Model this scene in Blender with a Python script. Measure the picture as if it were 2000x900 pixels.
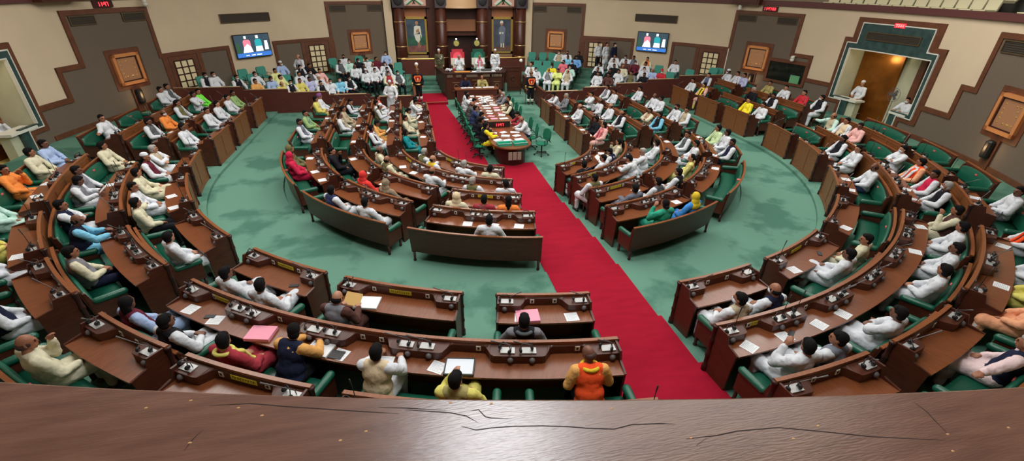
import bpy, math, random
from mathutils import Vector, Matrix, noise
for o in list(bpy.data.objects): bpy.data.objects.remove(o, do_unlink=True)
C = bpy.context.scene.collection
SC = bpy.context.scene
PI = math.pi
rnd = random.Random(7)
R_ = math.radians

# ------------------------------------------------------------------ camera
cam = bpy.data.objects.new('camera', bpy.data.cameras.new('camera')); C.objects.link(cam)
cam.data.sensor_width = 36; cam.data.lens = 885.49 * 36 / 2000; cam.data.clip_start = 0.05; cam.data.clip_end = 200
pit, yaw, rol = R_(28.709), R_(12.612), R_(1.0137)
fw = Vector((math.sin(yaw)*math.cos(pit), math.cos(yaw)*math.cos(pit), -math.sin(pit)))
rt = Vector((math.cos(yaw), -math.sin(yaw), 0)); up = rt.cross(fw)
rr = rt*math.cos(rol) + up*math.sin(rol); uu = -rt*math.sin(rol) + up*math.cos(rol)
m = Matrix((( rr.x, uu.x, -fw.x), (rr.y, uu.y, -fw.y), (rr.z, uu.z, -fw.z))).to_4x4()
m.translation = Vector((-3.547, 0, 6.05)); cam.matrix_world = m
SC.camera = cam
# ------------------------------------------------------------------ light
w = bpy.data.worlds.new('world'); SC.world = w; w.use_nodes = True
w.node_tree.nodes['Background'].inputs[0].default_value = (1.0, 0.97, 0.93, 1); w.node_tree.nodes['Background'].inputs[1].default_value = 0.13
def area(name, loc, size, power, col=(1,.97,.92), rot=(0,0,0), shape='SQUARE', sy=None):
    l = bpy.data.lights.new(name, 'AREA'); l.energy = power; l.size = size; l.color = col; l.shape = shape
    if sy: l.shape = 'RECTANGLE'; l.size_y = sy
    o = bpy.data.objects.new(name, l); C.objects.link(o); o.location = loc; o.rotation_euler = rot; return o
area('ceiling_skylight', (0, 14, 10.6), 12, 1350, (1,.985,.95))
area('ceiling_lamp_south', (-2.75, 4.4, 10.5), 1.7, 350, (.9,.95,1.0))
area('ceiling_lamp_east', (10, 13, 9.5), 5, 620)
area('ceiling_lamp_west', (-10, 13, 9.5), 5, 620)
area('ceiling_lamp_stage', (0, 25, 9.5), 7, 950)
area('ceiling_lamp_south_row', (0, 5, 10.5), 7, 330, sy=3)
SC.view_settings.view_transform = 'Standard'; SC.view_settings.look = 'None'
SC.view_settings.exposure = 0.0; SC.view_settings.gamma = 1; SC.view_settings.use_curve_mapping = False

# ------------------------------------------------------------------ materials
def lin(c):
    return tuple(((x/255)/12.92 if x/255 <= .04045 else ((x/255+.055)/1.055)**2.4) for x in c) + (1,)
MATS = {}
def mat(name, col, rough=.6, metal=0, noise_scale=0, amt=.15, bump=0, bscale=60, emit=None, estr=1, spec=.5, stretch=None, col2=None, coat=0, detail=4, ramp=(.3,.7)):
    if name in MATS: return MATS[name]
    M = bpy.data.materials.new(name); M.use_nodes = True; nt = M.node_tree; b = nt.nodes['Principled BSDF']
    c = lin(col); b.inputs['Base Color'].default_value = c; b.inputs['Roughness'].default_value = rough; b.inputs['Metallic'].default_value = metal
    b.inputs['Specular IOR Level'].default_value = spec
    if coat: b.inputs['Coat Weight'].default_value = coat; b.inputs['Coat Roughness'].default_value = .15
    if noise_scale or bump:
        tc = nt.nodes.new('ShaderNodeTexCoord'); mp = nt.nodes.new('ShaderNodeMapping'); nt.links.new(tc.outputs['Object'], mp.inputs[0])
        if stretch: mp.inputs['Scale'].default_value = stretch
    if noise_scale:
        n = nt.nodes.new('ShaderNodeTexNoise'); n.inputs['Scale'].default_value = noise_scale; n.inputs['Detail'].default_value = detail
        nt.links.new(mp.outputs[0], n.inputs[0])
        r = nt.nodes.new('ShaderNodeValToRGB'); r.color_ramp.elements[0].position = ramp[0]; r.color_ramp.elements[1].position = ramp[1]
        c2 = lin(col2) if col2 else tuple(x*(1-amt) for x in c[:3]) + (1,)
        r.color_ramp.elements[0].color = c2; r.color_ramp.elements[1].color = c if col2 else tuple(min(1,x*(1+amt)) for x in c[:3]) + (1,)
        nt.links.new(n.outputs[0], r.inputs[0]); nt.links.new(r.outputs[0], b.inputs['Base Color'])
    if bump:
        n2 = nt.nodes.new('ShaderNodeTexNoise'); n2.inputs['Scale'].default_value = bscale; n2.inputs['Detail'].default_value = 3
        nt.links.new(mp.outputs[0], n2.inputs[0]); bp = nt.nodes.new('ShaderNodeBump'); bp.inputs['Strength'].default_value = bump; bp.inputs['Distance'].default_value = .03
        nt.links.new(n2.outputs[0], bp.inputs['Height']); nt.links.new(bp.outputs[0], b.inputs['Normal'])
    if emit:
        b.inputs['Emission Color'].default_value = lin(emit); b.inputs['Emission Strength'].default_value = estr
    MATS[name] = M; return M
GREEN = mat('green_carpet', (96,136,118), .95, noise_scale=.7, col2=(72,112,96), bump=.25, bscale=90, spec=.1, detail=6, ramp=(.42,.5))
RED = mat('red_carpet', (150,20,42), .95, noise_scale=2, amt=.1, bump=.3, bscale=90, spec=.1, stretch=(1,4,1))
WOOD = mat('dark_wood', (74,35,21), .4, noise_scale=5, amt=.25, stretch=(1,1,6), spec=.5)
WOODL = mat('light_wood', (130,74,40), .32, noise_scale=6, amt=.2, stretch=(1,6,1))
WOODT = mat('desk_top_wood', (116,64,36), .28, noise_scale=5, amt=.18, stretch=(1,5,1))
WOODD = mat('black_wood', (52,22,16), .45, noise_scale=5, amt=.25)
WOODR = mat('barrier_wood', (84,36,27), .5, noise_scale=2, amt=.12, stretch=(1,1,5))
TRIM = mat('trim_wood', (98,56,34), .5, noise_scale=4, amt=.2)
PANELW = mat('panel_wood', (118,70,36), .42, noise_scale=4, amt=.18, stretch=(1,1,5))
LEATHER = mat('green_leather', (20,84,64), .35, noise_scale=8, amt=.12, bump=.1, bscale=40)
TEAL = mat('teal_fabric', (62,138,122), .8, noise_scale=10, amt=.1)
BEIGE = mat('beige_wall', (206,186,157), .9, noise_scale=.6, amt=.05)
FABRIC = mat('grey_wall_fabric', (108,96,84), .95, noise_scale=160, amt=.3, bump=.15, bscale=150, spec=.1)
GRILLE = mat('vent_grille', (70,62,48), .6, metal=.3)
MARBLE = mat('green_marble', (50,72,70), .3, noise_scale=4, amt=.35)
WHITE = mat('white_paint', (214,212,200), .6)
CREAM = mat('cream_stone', (188,188,160), .5, noise_scale=3, amt=.06)
BRONZE = mat('bronze_panel', (150,92,34), .35, metal=.7, noise_scale=2, amt=.2)
COPPER = mat('copper_frame', (226,150,92), .4, metal=.35)
COPPER2 = mat('copper_plate', (196,144,106), .5, metal=.5)
GOLD = mat('gold', (232,190,110), .3, metal=.8)
BRASS = mat('brass', (220,180,130), .3, metal=.7)
SILVER = mat('silver_plate', (178,178,176), .4, metal=.3)
BLACK = mat('black_plastic', (24,24,26), .45)
GREYP = mat('grey_plastic', (96,92,92), .5)
PAPER = mat('white_paper', (226,228,230), .8)
PINKP = mat('pink_folder', (232,150,170), .7)
YLAB = mat('yellow_label', (206,190,40), .6)
TRAYG = mat('green_tray', (40,168,136), .4)
GLASSD = mat('dark_glass', (22,30,26), .1, spec=.8)
CREAMSEAT = mat('cream_seat', (216,208,172), .5)
CEIL = mat('ceiling_paint', (225,220,205), .9)
SKIN = mat('skin', (150,98,72), .55, noise_scale=8, amt=.08)
SKIN2 = mat('skin_light', (176,124,96), .55, noise_scale=8, amt=.08)
SKIN3 = mat('skin_dark', (112,72,54), .55, noise_scale=8, amt=.08)
HAIRK = mat('black_hair', (13,11,12), .85, bump=.5, bscale=90, spec=.2); HAIRG = mat('grey_hair', (150,146,140), .8); HAIRB = mat('brown_hair', (60,32,24), .6)
INK = mat('dark_print', (40,40,46), .8)

# ------------------------------------------------------------------ mesh builder
class MB:
    def __init__(s): s.v = []; s.f = []; s.mi = []
    def add(s, vs, fs, k=0):
        n = len(s.v); s.v += [tuple(v) for v in vs]; s.f += [tuple(i+n for i in f) for f in fs]; s.mi += [k]*len(fs)
    def box(s, x0,x1,y0,y1,z0,z1, k=0, T=None):
        vs = [(x,y,z) for x in (x0,x1) for y in (y0,y1) for z in (z0,z1)]
        if T: vs = [T(Vector(v)) for v in vs]
        s.add(vs, [(0,1,3,2),(4,6,7,5),(0,4,5,1),(2,3,7,6),(0,2,6,4),(1,5,7,3)], k)
    def tube(s, pts, r, n=8, k=0, cap=True):
        rs = r if isinstance(r,(list,tuple)) else [r]*len(pts)
        P = [Vector(p) for p in pts]; vs = []
        for i,p in enumerate(P):
            d = (P[min(i+1,len(P)-1)]-P[max(i-1,0)]).normalized()
            a = d.cross(Vector((0,0,1))) if abs(d.z) < .95 else d.cross(Vector((0,1,0)))
            a.normalize(); b = d.cross(a)
            for j in range(n):
                t = 2*PI*j/n; vs.append(p+(a*math.cos(t)+b*math.sin(t))*rs[i])
        fs = []
        for i in range(len(P)-1):
            for j in range(n): fs.append((i*n+j, i*n+(j+1)%n, (i+1)*n+(j+1)%n, (i+1)*n+j))
        if cap: fs += [tuple(range(n))[::-1], tuple(range((len(P)-1)*n, len(P)*n))]
        s.add(vs, fs, k)
    def capsule(s, p0, r0, p1, r1, n=10, k=0):
        p0, p1 = Vector(p0), Vector(p1); d = (p1-p0); L = d.length; d = d/L if L > 1e-6 else Vector((0,0,1))
        pts = []; rs = []
        for a in (-85,-55,-25,0): pts.append(p0+d*(r0*math.sin(R_(a)))); rs.append(r0*math.cos(R_(a)))
        for a in (0,25,55,85): pts.append(p1+d*(r1*math.sin(R_(a)))); rs.append(r1*math.cos(R_(a)))
        s.tube(pts, rs, n, k)
    def ell(s, c, r, n=12, m=8, k=0, rot=None, half=None):
        c = Vector(c); vs = []; fs = []
        for i in range(m+1):
            ph = PI*i/m
            if half is not None: ph = half*i/m
            for j in range(n):
                t = 2*PI*j/n; v = Vector((r[0]*math.sin(ph)*math.cos(t), r[1]*math.sin(ph)*math.sin(t), r[2]*math.cos(ph)))
                if rot: v = rot @ v
                vs.append(c+v)
        for i in range(m):
            for j in range(n): fs.append((i*n+j, (i+1)*n+j, (i+1)*n+(j+1)%n, i*n+(j+1)%n))
        s.add(vs, fs, k)
    def lathe(s, prof, c=(0,0,0), n=12, k=0):
        vs = []; fs = []
        for r,z in prof:
            for j in range(n): t = 2*PI*j/n; vs.append((c[0]+r*math.cos(t), c[1]+r*math.sin(t), c[2]+z))
        for i in range(len(prof)-1):
            for j in range(n): fs.append((i*n+j, i*n+(j+1)%n, (i+1)*n+(j+1)%n, (i+1)*n+j))
        fs += [tuple(range(n))[::-1], tuple(range((len(prof)-1)*n, len(prof)*n))]
        s.add(vs, fs, k)
    def prism(s, poly, d0, d1, F, k=0):
        # poly: 2D outline; F(a, b, d) -> point
        n = len(poly); vs = [F(a,b,d0) for a,b in poly]+[F(a,b,d1) for a,b in poly]
        s.add(vs, [tuple(range(n))[::-1], tuple(range(n,2*n))]+[(i,(i+1)%n,n+(i+1)%n,n+i) for i in range(n)], k)
    def mesh(s, name, smooth=False):
        me = bpy.data.meshes.new(name); me.from_pydata(s.v, [], s.f)
        me.polygons.foreach_set('material_index', s.mi)
        if smooth: me.polygons.foreach_set('use_smooth', [True]*len(s.f))
        me.validate(); me.update()
        bmx = __import__('bmesh').new(); bmx.from_mesh(me); __import__('bmesh').ops.recalc_face_normals(bmx, faces=bmx.faces); bmx.to_mesh(me); bmx.free()
        return me
def link(name, me, mats, parent=None, loc=None, rotz=None):
    o = bpy.data.objects.new(name, me); C.objects.link(o)
    if mats is not None:
        if not isinstance(mats,(list,tuple)): mats = [mats]
        if len(me.materials) == 0:
            for x in mats: me.materials.append(x)
        else:
            for i,x in enumerate(mats):
                if me.materials[i] != x: o.material_slots[i].link = 'OBJECT'; o.material_slots[i].material = x
    if parent: o.parent = parent
    if loc: o.location = loc
    if rotz is not None: o.rotation_euler = (0,0,rotz)
    return o
def obj(name, mb, mats, parent=None, smooth=False, **k): return link(name, mb.mesh(name, smooth), mats, parent, **k)
def tag(o, label, cat, group=None, kind=None):
    o['label'] = label; o['category'] = cat
    if group: o['group'] = group
    if kind: o['kind'] = kind
    n = len(label.split())
    if n > 16 or n < 4: print('LABEL LEN', n, label)
    return o
def thing(name, label, cat, loc=(0,0,0), rotz=0, group=None):
    o = bpy.data.objects.new(name, None); C.objects.link(o); o.empty_display_size = .1
    o.location = loc; o.rotation_euler = (0,0,rotz); return tag(o, label, cat, group)
def struct(name, mb, m, smooth=False):
    o = obj(name, mb, m, None, smooth); o['kind'] = 'structure'; return o
def dup(root, loc, rotz, label, group=None):
    r = root.copy(); C.objects.link(r); r.location = loc; r.rotation_euler = (0,0,rotz); r['label'] = label
    if group: r['group'] = group
    for ch in list(root.children):
        c = ch.copy(); C.objects.link(c); c.parent = r
        for g in ch.children:
            d = g.copy(); C.objects.link(d); d.parent = c
    return r
ORD = ['zeroth','first','second','third','fourth','fifth','sixth','seventh','eighth','ninth','tenth','eleventh','twelfth','thirteenth','fourteenth','fifteenth','sixteenth','seventeenth','eighteenth','nineteenth','twentieth','twenty-first','twenty-second','twenty-third','twenty-fourth','twenty-fifth','twenty-sixth']
YC = 15.9       # centre of the horseshoe of seats
YW = 16.96      # centre of the round wall
RW = 16.1
def wp(a, R, z):      # point on the round wall, a = degrees from north (+y) towards +x
    return Vector((R*math.sin(R_(a)), YW+R*math.cos(R_(a)), z))
def wbox(mb, a0, a1, R0, R1, z0, z1, k=0):
    n = max(1, int(abs(a1-a0)/2)+1); vs = []; fs = []
    for i in range(n+1):
        a = a0+(a1-a0)*i/n
        vs += [wp(a,R0,z0), wp(a,R1,z0), wp(a,R1,z1), wp(a,R0,z1)]
    for i in range(n):
        b = 4*i
        for j in range(4): fs.append((b+j, b+(j+1)%4, b+4+(j+1)%4, b+4+j))
    fs += [(3,2,1,0), (4*n,4*n+1,4*n+2,4*n+3)]
    mb.add(vs, fs, k)

# ------------------------------------------------------------------ floor and tiers
def upath(r, t):
    # t in degrees from south; |t| > 90 continues straight north, 10 units per metre
    s = 1 if t >= 0 else -1; a = abs(t)
    if a <= 90: return Vector((s*r*math.sin(R_(a)), YC-r*math.cos(R_(a)), 0)), Vector((s*math.sin(R_(a)), -math.cos(R_(a)), 0))
    return Vector((s*r, YC+(a-90)/10, 0)), Vector((s, 0, 0))
def outer_hit(p, e, R):
    o = Vector((p.x, p.y-YW, 0)); b = o.dot(e); c = o.dot(o)-R*R
    return p+e*(-b+math.sqrt(max(0,b*b-c)))
def uslab(mb, r0, r1, z0, z1, k=0):
    ts = [x*3 for x in range(-30,31)]; ts = [-167]+[-140,-115]+ts+[115,140,167]
    vs = []; fs = []
    for t in ts:
        p, e = upath(r0, t)
        if r1 is None: q = outer_hit(p, e, RW+.05)
        else: q, _ = upath(r1, t)
        vs += [(p.x,p.y,z0),(q.x,q.y,z0),(q.x,q.y,z1),(p.x,p.y,z1)]
    n = len(ts)-1
    for i in range(n):
        b = 4*i
        for j in range(4): fs.append((b+j, b+(j+1)%4, b+4+(j+1)%4, b+4+j))
    fs += [(3,2,1,0), (4*n,4*n+1,4*n+2,4*n+3)]
    mb.add(vs, fs, k)
mb = MB(); mb.lathe([(16.4,-.25),(16.4,0)], (0,YW,0), 72); struct('floor', mb, GREEN)
TIERS = [(3.93,5.2,.1),(5.2,6.45,.2),(6.45,7.86,.3),(7.86,9.85,.37),(9.85,11.2,.46),(11.2,12.45,.57),(12.45,14.0,.74),(14.0,None,.85)]
for r0, r1, z in TIERS:
    mb = MB(); uslab(mb, r0, r1, -.02, z); struct('floor', mb, GREEN)
# stage side and guest floors (north)
BACK = [(15.2,1.0),(14.35,.87),(13.5,.72),(12.65,.55),(11.8,.4),(10.95,.3)]
def ring_floor(sg, R0, z):
    mb = MB(); vs = []; fs = []
    n = 26
    for i in range(n+1):
        a = 12.2+(65-12.2)*i/n
        ri = max(R0, (23.66-YW)/math.cos(R_(a)), 3.42/math.sin(R_(a))); ri = min(ri, RW-.02)
        p = wp(sg*a, ri, 0); q = wp(sg*a, RW+.03, 0)
        vs += [(p.x,p.y,-.03),(q.x,q.y,-.03),(q.x,q.y,z),(p.x,p.y,z)]
    for i in range(n):
        b = 4*i
        for j in range(4): fs.append((b+j, b+(j+1)%4, b+4+(j+1)%4, b+4+j))
    fs += [(3,2,1,0), (4*n,4*n+1,4*n+2,4*n+3)]
    mb.add(vs, fs); struct('floor', mb, GREEN)
for sg in (-1,1):
    for i,(R,z) in enumerate(BACK): ring_floor(sg, R-.5 if i < 5 else 6, z)
# carpet strip down the middle aisle: over treads and risers
def tier_z(x, y):
    r = math.hypot(x, y-YC)
    if y > YC: return 0
    for r0, r1, z in TIERS:
        if r >= r0 and (r1 is None or r < r1): return z
    return 0
def aisle_carpet():
    mb = MB(); X = [-.93+(.79+.93)*i/8 for i in range(9)]
    cuts = [0.12]+[t[0] for t in TIERS]+[14.9]
    for j in range(len(cuts)-1):
        ra, rb = cuts[j], cuts[j+1]; z = 0 if j == 0 else TIERS[j-1][2]; zc = z+.014
        n = max(2,int((rb-ra)/.4))
        for i in range(8):
            vs = []; fs = []
            for q in range(n+1):
                r = ra+(rb-ra)*q/n
                for x in (X[i], X[i+1]):
                    y = YC-math.sqrt(max(.0, r*r-x*x)) if r > abs(x) else YC+.05
                    vs.append((x, y+ (.012 if q == 0 and j > 0 else 0), zc))
            for q in range(n): fs.append((2*q,2*q+1,2*q+3,2*q+2))
            mb.add(vs, fs)
        if j < len(cuts)-2:
            z2 = TIERS[j][2]+.014
            for i in range(8):
                ys = [YC-math.sqrt(rb*rb-x*x)+.012 for x in (X[i],X[i+1])]
                mb.add([(X[i],ys[0],zc),(X[i+1],ys[1],zc),(X[i+1],ys[1],z2),(X[i],ys[0],z2)], [(0,1,2,3)])
    return mb
tag(obj('red_carpet', aisle_carpet(), RED), 'long red aisle carpet running over the steps from gallery to table', 'carpet')
mb = MB()
pts = [(-2.72,25.7),(-1.7,25.7),(-.93,16.5),(-.93,15.88)]
th = [(-2.83*math.cos(R_(a)), YC-2.83*math.sin(R_(a))) for a in range(66,-1,-6)]
poly = pts+th
mb.prism(poly, .003, .014, lambda a,b,d: (a,b,d))
tag(obj('red_carpet', mb, RED), 'red carpet beside the long clerks table, left of it', 'carpet')
mb = MB(); mb.box(-3.3,-1.56,25.7,28.0,.003,.16); mb.box(-3.3,-1.56,25.68,25.72,.15,.175,1)
tag(obj('red_carpet', mb, [RED, BRASS]), 'red carpeted landing with bright nosing beside the dais', 'carpet')

# ------------------------------------------------------------------ round wall
P = 15.1     # half width of the flat stage wall, degrees
def wall(name, spans):
    mb = MB()
    for a0,a1,z0,z1 in spans: wbox(mb, a0, a1, RW, RW+.25, z0, z1)
    struct(name, mb, BEIGE)
wall('wall_right', [(15.7,84.9,-.1,5.25),(84.9,99.8,4.75,5.25),(84.9,86.3,3.94,4.75),(98.4,99.8,3.94,4.75),(84.9,85.8,-.1,1.46),(99.0,99.8,-.1,1.46),(99.8,128,-.1,5.25)])
wall('wall_left', [(-84.9,-15.7,-.1,5.25),(-99.8,-84.9,4.75,5.25),(-86.3,-84.9,3.94,4.75),(-99.8,-98.4,3.94,4.75),(-85.8,-84.9,-.1,1.46),(-99.8,-99.0,-.1,1.46),(-128,-99.8,-.1,5.25)])
TH = .05
def trimmed(name, rects, frame=.16):
    """stepped grey fabric field with a wooden border, kept as structure"""
    mb = MB()
    for a0,a1,z0,z1 in rects: wbox(mb, a0, a1, RW-.03, RW+.01, z0, z1)
    struct(name, mb, FABRIC)
def trims(name, segs, m=TRIM, t=.07):
    mb = MB()
    for a0,a1,z0,z1 in segs: wbox(mb, a0, a1, RW-t, RW+.01, z0, z1)
    struct(name, mb, m)
dA = .62    # trim width in degrees (0.17 m)
for sg in (-1,1):
    S = lambda l: [(sg*a0, sg*a1, z0, z1) for a0,a1,z0,z1 in l]
    rect = [(16.6,29.8,0,4.9),(29.8,41.9,0,3.0),(50.5,62.7,0,3.0),(62.7,75.9,0,4.9),(75.9,79.6,0,3.12),(79.6,84.3,0,2.08),(84.3,87.2,0,1.4),(97.5,100.7,0,1.4),
            (100.7,105,0,2.1),(105,107,0,3.13),(107,120,0,4.88),(120,122,0,3.13)]
    trimmed('trim_2', S(rect))
    w_ = .17; 
    seg = [(16.6,29.8,4.9-w_,4.9),(16.6,16.6+dA,0,4.9),(29.8-dA,29.8,2.83,4.9),(29.8,41.9,3.0-w_,3.0),(41.9-dA,41.9,0,3.0),
           (50.5,50.5+dA,0,3.0),(50.5,62.7,3.0-w_,3.0),(62.7,62.7+dA,2.83,4.9),(62.7,75.9,4.9-w_,4.9),(75.9-dA,75.9,3.0,4.9),
           (75.3,79.6,3.12-w_,3.12),(79.6-dA,79.6,1.95,3.12),(79.0,84.3,2.08-w_,2.08),(29.0,30.4,0,2.83),(62.1,62.9,0,2.83),(35.6,36.2,0,2.83),(56.0,56.8,0,2.83),
           (100.7,105.6,2.1-w_,2.1),(105,105+dA,2.1,3.13),(105,107+dA,3.13-w_,3.13),(107,107+dA,3.13,4.88),(107,120,4.88-w_,4.88),
           (16.6,30,.9,1.15),(63,84,.8,1.02),(101,122,.8,1.02)]
    trims('trim_3', S(seg))
# gallery front band all round
mb = MB(); wbox(mb, 17.5, 128, RW-.12, RW+.4, 5.2, 5.42); wbox(mb, -128, -17.5, RW-.12, RW+.4, 5.2, 5.42)
struct('trim_4', mb, mat('gallery_band', (92,50,48), .5))
mb = MB(); wbox(mb, -128, 128, RW+.25, 23, 4.9, 5.0); wbox(mb, 75,128, RW+1.5, 23, 5.0, 5.3); wbox(mb, 75,128, RW+2.4, 23, 5.0, 5.7)
struct('floor', mb, mat('gallery_floor', (120,120,110), .9))
mb = MB(); wbox(mb, -180, 180, 22.9, 23.2, -.3, 10.9); struct('wall_outer', mb, BEIGE)
mb = MB(); mb.lathe([(23.2,10.8),(23.2,11.0)], (0,YW,0), 60); struct('ceiling', mb, CEIL)
# gallery seats top right
def gseat():
    t = thing('gallery_chair', 'x x x x', 'seat')
    s = MB(); s.box(-.23,.23,-.02,.42,.36,.42); s.box(-.23,.23,.02,.4,.42,.45); obj('seat', s, CREAMSEAT, t)
    b = MB(); b.prism([(-.24,.42),(.24,.42),(.25,.8),(.2,.86),(-.2,.86),(-.25,.8)], -.06, -.0, lambda a,z,d: (a, d-(z-.42)*.2, z)); obj('backrest', b, CREAMSEAT, t)
    g = MB()
    for x in (-.22,.2): g.box(x,x+.02,0,.35,0,.37)
    g.box(-.2,.2,.15,.18,.2,.23)
    obj('leg_frame', g, GREYP, t); return t
gs = None; gi = 0
for row,(R,z) in enumerate([(16.95,5.0),(17.85,5.3),(18.7,5.7)]):
    a = 78.0
    k = 0
    while a < 118:
        k += 1; loc = wp(a,R,z); rz = R_(180-a)
        lab = 'cream gallery seat in the %s row above the band, %s from the camera end' % (['front','middle','back'][row], ORD[k] if k < 27 else 'far')
        if k == 14 or k == 15: a += math.degrees(.56/R); continue
        if gs is None: gs = gseat(); gs.location = loc; gs.rotation_euler = (0,0,rz); gs['label'] = lab; gs['group'] = 'cream gallery seats'
        else: dup(gs, loc, rz, lab.replace('camera','far left'), 'cream gallery seats')
        a += math.degrees(.56/R)
gs['label'] = gs['label'].replace('camera','far left')
# brown cabinet boxes on the gallery front
for a0,a1,l in ((-79,-73,'left'),(62,67.5,'right')):
    mb = MB(); wbox(mb, a0, a1, RW-.45, RW-.13, 5.2, 5.75); wbox(mb,a0+.4,a1-.4,RW-.48,RW-.44,5.28,5.68)
    tag(obj('equipment_box', mb, WOOD), 'dark brown wooden box fixed on the %s gallery front' % l, 'box')

# doors in the round wall
di = 0
for sg,a0,a1,l in ((-1,30.6,35.4,'nearest the stage on the left'),(-1,57.0,61.9,'in the left wall beside the corner panel'),(1,30.6,35.4,'nearest the stage on the right'),(1,57.0,61.9,'right')):
    di += 1
    mb = MB(); wbox(mb, sg*a0, sg*a1, RW-.06, RW, .95, 2.82); d = struct('door_%d' % di, mb, TRIM)
    mb = MB(); wbox(mb, sg*(a0+.75), sg*(a1-.75), RW-.065, RW-.055, 1.1, 2.62); obj('pane', mb, mat('lit_curtain', (206,190,150), .7, emit=(206,190,150), estr=.12), d)
    mb = MB(); A0 = a0+.75; A1 = a1-.75
    for i in range(4): a = A0+(A1-A0)*i/3; wbox(mb, sg*(a-.1), sg*(a+.1), RW-.085, RW-.06, 1.1, 2.62)
    for i in range(6): z = 1.1+1.52*i/5; wbox(mb, sg*A0, sg*A1, RW-.085, RW-.06, z-.025, z+.025)
    obj('glazing_bars', mb, WOODD, d)
# window recess right
mb = MB(); wbox(mb, 71.9,79.0, RW-.05, RW+.0, 1.72, 2.62); wn = struct('window_1', mb, GLASSD)
mb = MB()
for s_ in ((71.4,71.9,1.6,2.75),(79.0,79.5,1.6,2.75),(71.4,79.5,2.62,2.78),(71.4,79.5,1.6,1.72)): wbox(mb, s_[0],s_[1],RW-.1,RW,s_[2],s_[3])
obj('window_frame', mb, TRIM, wn)
mb = MB(); wbox(mb, 76.6,78.4, RW-.09, RW-.06, 1.72, 2.1); tag(obj('notice', mb, mat('green_paper', (96,158,112), .7)), 'pale green sheet standing behind the dark window on the right', 'paper')
# vents
def vent(a0,a1,z0,z1,lab,RW=RW):
    t = thing('ventilation_grille', lab, 'vent', wp((a0+a1)/2,RW,z0))
    inv = -Vector(t.location)
    def sh(mb): mb.v = [tuple(Vector(v)+inv) for v in mb.v]; return mb
    mb = MB(); wbox(mb, a0,a1,RW-.045,RW-.03,z0,z1); obj('backing', sh(mb), mat('vent_dark',(58,50,42),.8), t)
    mb = MB(); wbox(mb,a0,a1,RW-.075,RW-.03,z0,z0+.03); wbox(mb,a0,a1,RW-.075,RW-.03,z1-.03,z1)
    wbox(mb,a0,a0+(.12 if a1>a0 else -.12),RW-.075,RW-.03,z0,z1); wbox(mb,a1-(.12 if a1>a0 else -.12),a1,RW-.075,RW-.03,z0,z1); obj('frame', sh(mb), mat('vent_frame',(96,78,52),.5,metal=.3), t)
    mb = MB(); n = 6
    for i in range(1,n): z = z0+(z1-z0)*i/n; wbox(mb,a0,a1,RW-.065,RW-.05,z-.008,z+.008)
    obj('slats', sh(mb), GRILLE, t)
for sg,l in ((-1,'left'),(1,'right')):
    vent(sg*41.4,sg*50.8,4.02,4.44,'long ventilation grille above the %s television screen' % l)
    vent(sg*17.6,sg*20.8,4.35,4.7,'small grille at stage end of the %s panel beside the stage' % l)
    vent(sg*25.5,sg*28.9,4.35,4.7,'small grille at far end of the %s panel beside the stage' % l)
    vent(sg*63.4,sg*67.0,4.38,4.7,'small grille at stage end of the %s corner panel' % l)
    vent(sg*71.1,sg*74.9,4.38,4.7,'small grille at near end of the %s corner panel' % l)
vent(108,112,4.3,4.68,'small grille on the panel nearest the camera on right')
# diamonds: copper framed square wall plates
def plaque(a, lab, big=1.0):
    loc = wp(a, RW, 0); t = thing('wall_plaque', lab, 'plaque', loc, R_(180-a), 'copper framed wall plaques')
    # local: y towards the room, x sideways
    def F(dy): return lambda p,q,d: (p, d, q)
    h = .78*big; zc = 2.64
    mb = MB()
    mb.box(-h,h,.02,.07,zc-h,zc+h); obj('backboard', mb, TRIM, t)
    mb = MB(); q = .6*big; w = .12
    for x0,x1,z0,z1 in ((-q,q,q-w,q),(-q,q,-q,-q+w),(-q,-q+w,-q,q),(q-w,q,-q,q)): mb.box(x0,x1,.07,.17,zc+z0,zc+z1)
    obj('copper_frame', mb, COPPER, t)
    mb = MB(); mb.box(-q+w,q-w,.07,.1,zc-q+w,zc+q-w); mp_ = mb
    mb = MB(); e = q-w
    for x0,x1,z0,z1 in ((-e,e,e-.04,e),(-e,e,-e,-e+.04),(-e,-e+.04,-e,e),(e-.04,e,-e,e)): mb.box(x0,x1,.1,.14,zc+z0,zc+z1)
    obj('inner_frame', mb, WOODD, t)
    mb = mp_; r2 = random.Random(int(a*10)); e2 = .29*big
    for i in range(5):
        u = -e2+2*e2*i/4
        for x,z in ((u,e2),(-e2,u),(e2,u)):
            if r2.random() < .85: mb.ell((x+r2.uniform(-.02,.02),.1,zc+z), (.03,.02,.03), 8, 5, 1)
    for i in range(3): mb.ell((r2.uniform(-.2,.2),.1,zc-e2), (.035,.02,.035), 8, 5, 1)
    obj('plate', mb, [COPPER2, GOLD], t)
    mb = MB(); mb.box(-.2,.2,.0,.1,.9,zc-h); obj('stand_post', mb, TRIM, t)
    mb = MB(); mb.lathe([(.12,zc-h-.6),(.14,zc-h-.55),(.14,zc-h-.1),(.1,zc-h-.05)], (0,.16,0), 12); obj('uplight', mb, BLACK, t)
    return t
plaque(-69,'copper framed plaque with gold studs on left corner panel',1.0)
plaque(69,'copper framed plaque with gold studs on right corner panel',1.0)
plaque(-23.3,'copper framed plaque on the panel left of the stage',.92)
plaque(23.3,'copper framed plaque on the panel right of the stage',.92)
plaque(113.5,'large copper framed plaque at the right edge nearest camera',1.0)
# spot lamps glowing on plaques
for a in (-69,69,-23.3,23.3,113.5):
    p = wp(a,RW-.45,1.55); l = bpy.data.lights.new('uplight_lamp','POINT'); l.energy = 9; l.color = (1,.62,.3); l.shadow_soft_size = .1
    o = bpy.data.objects.new('uplight_lamp', l); C.objects.link(o); o.location = p
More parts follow.
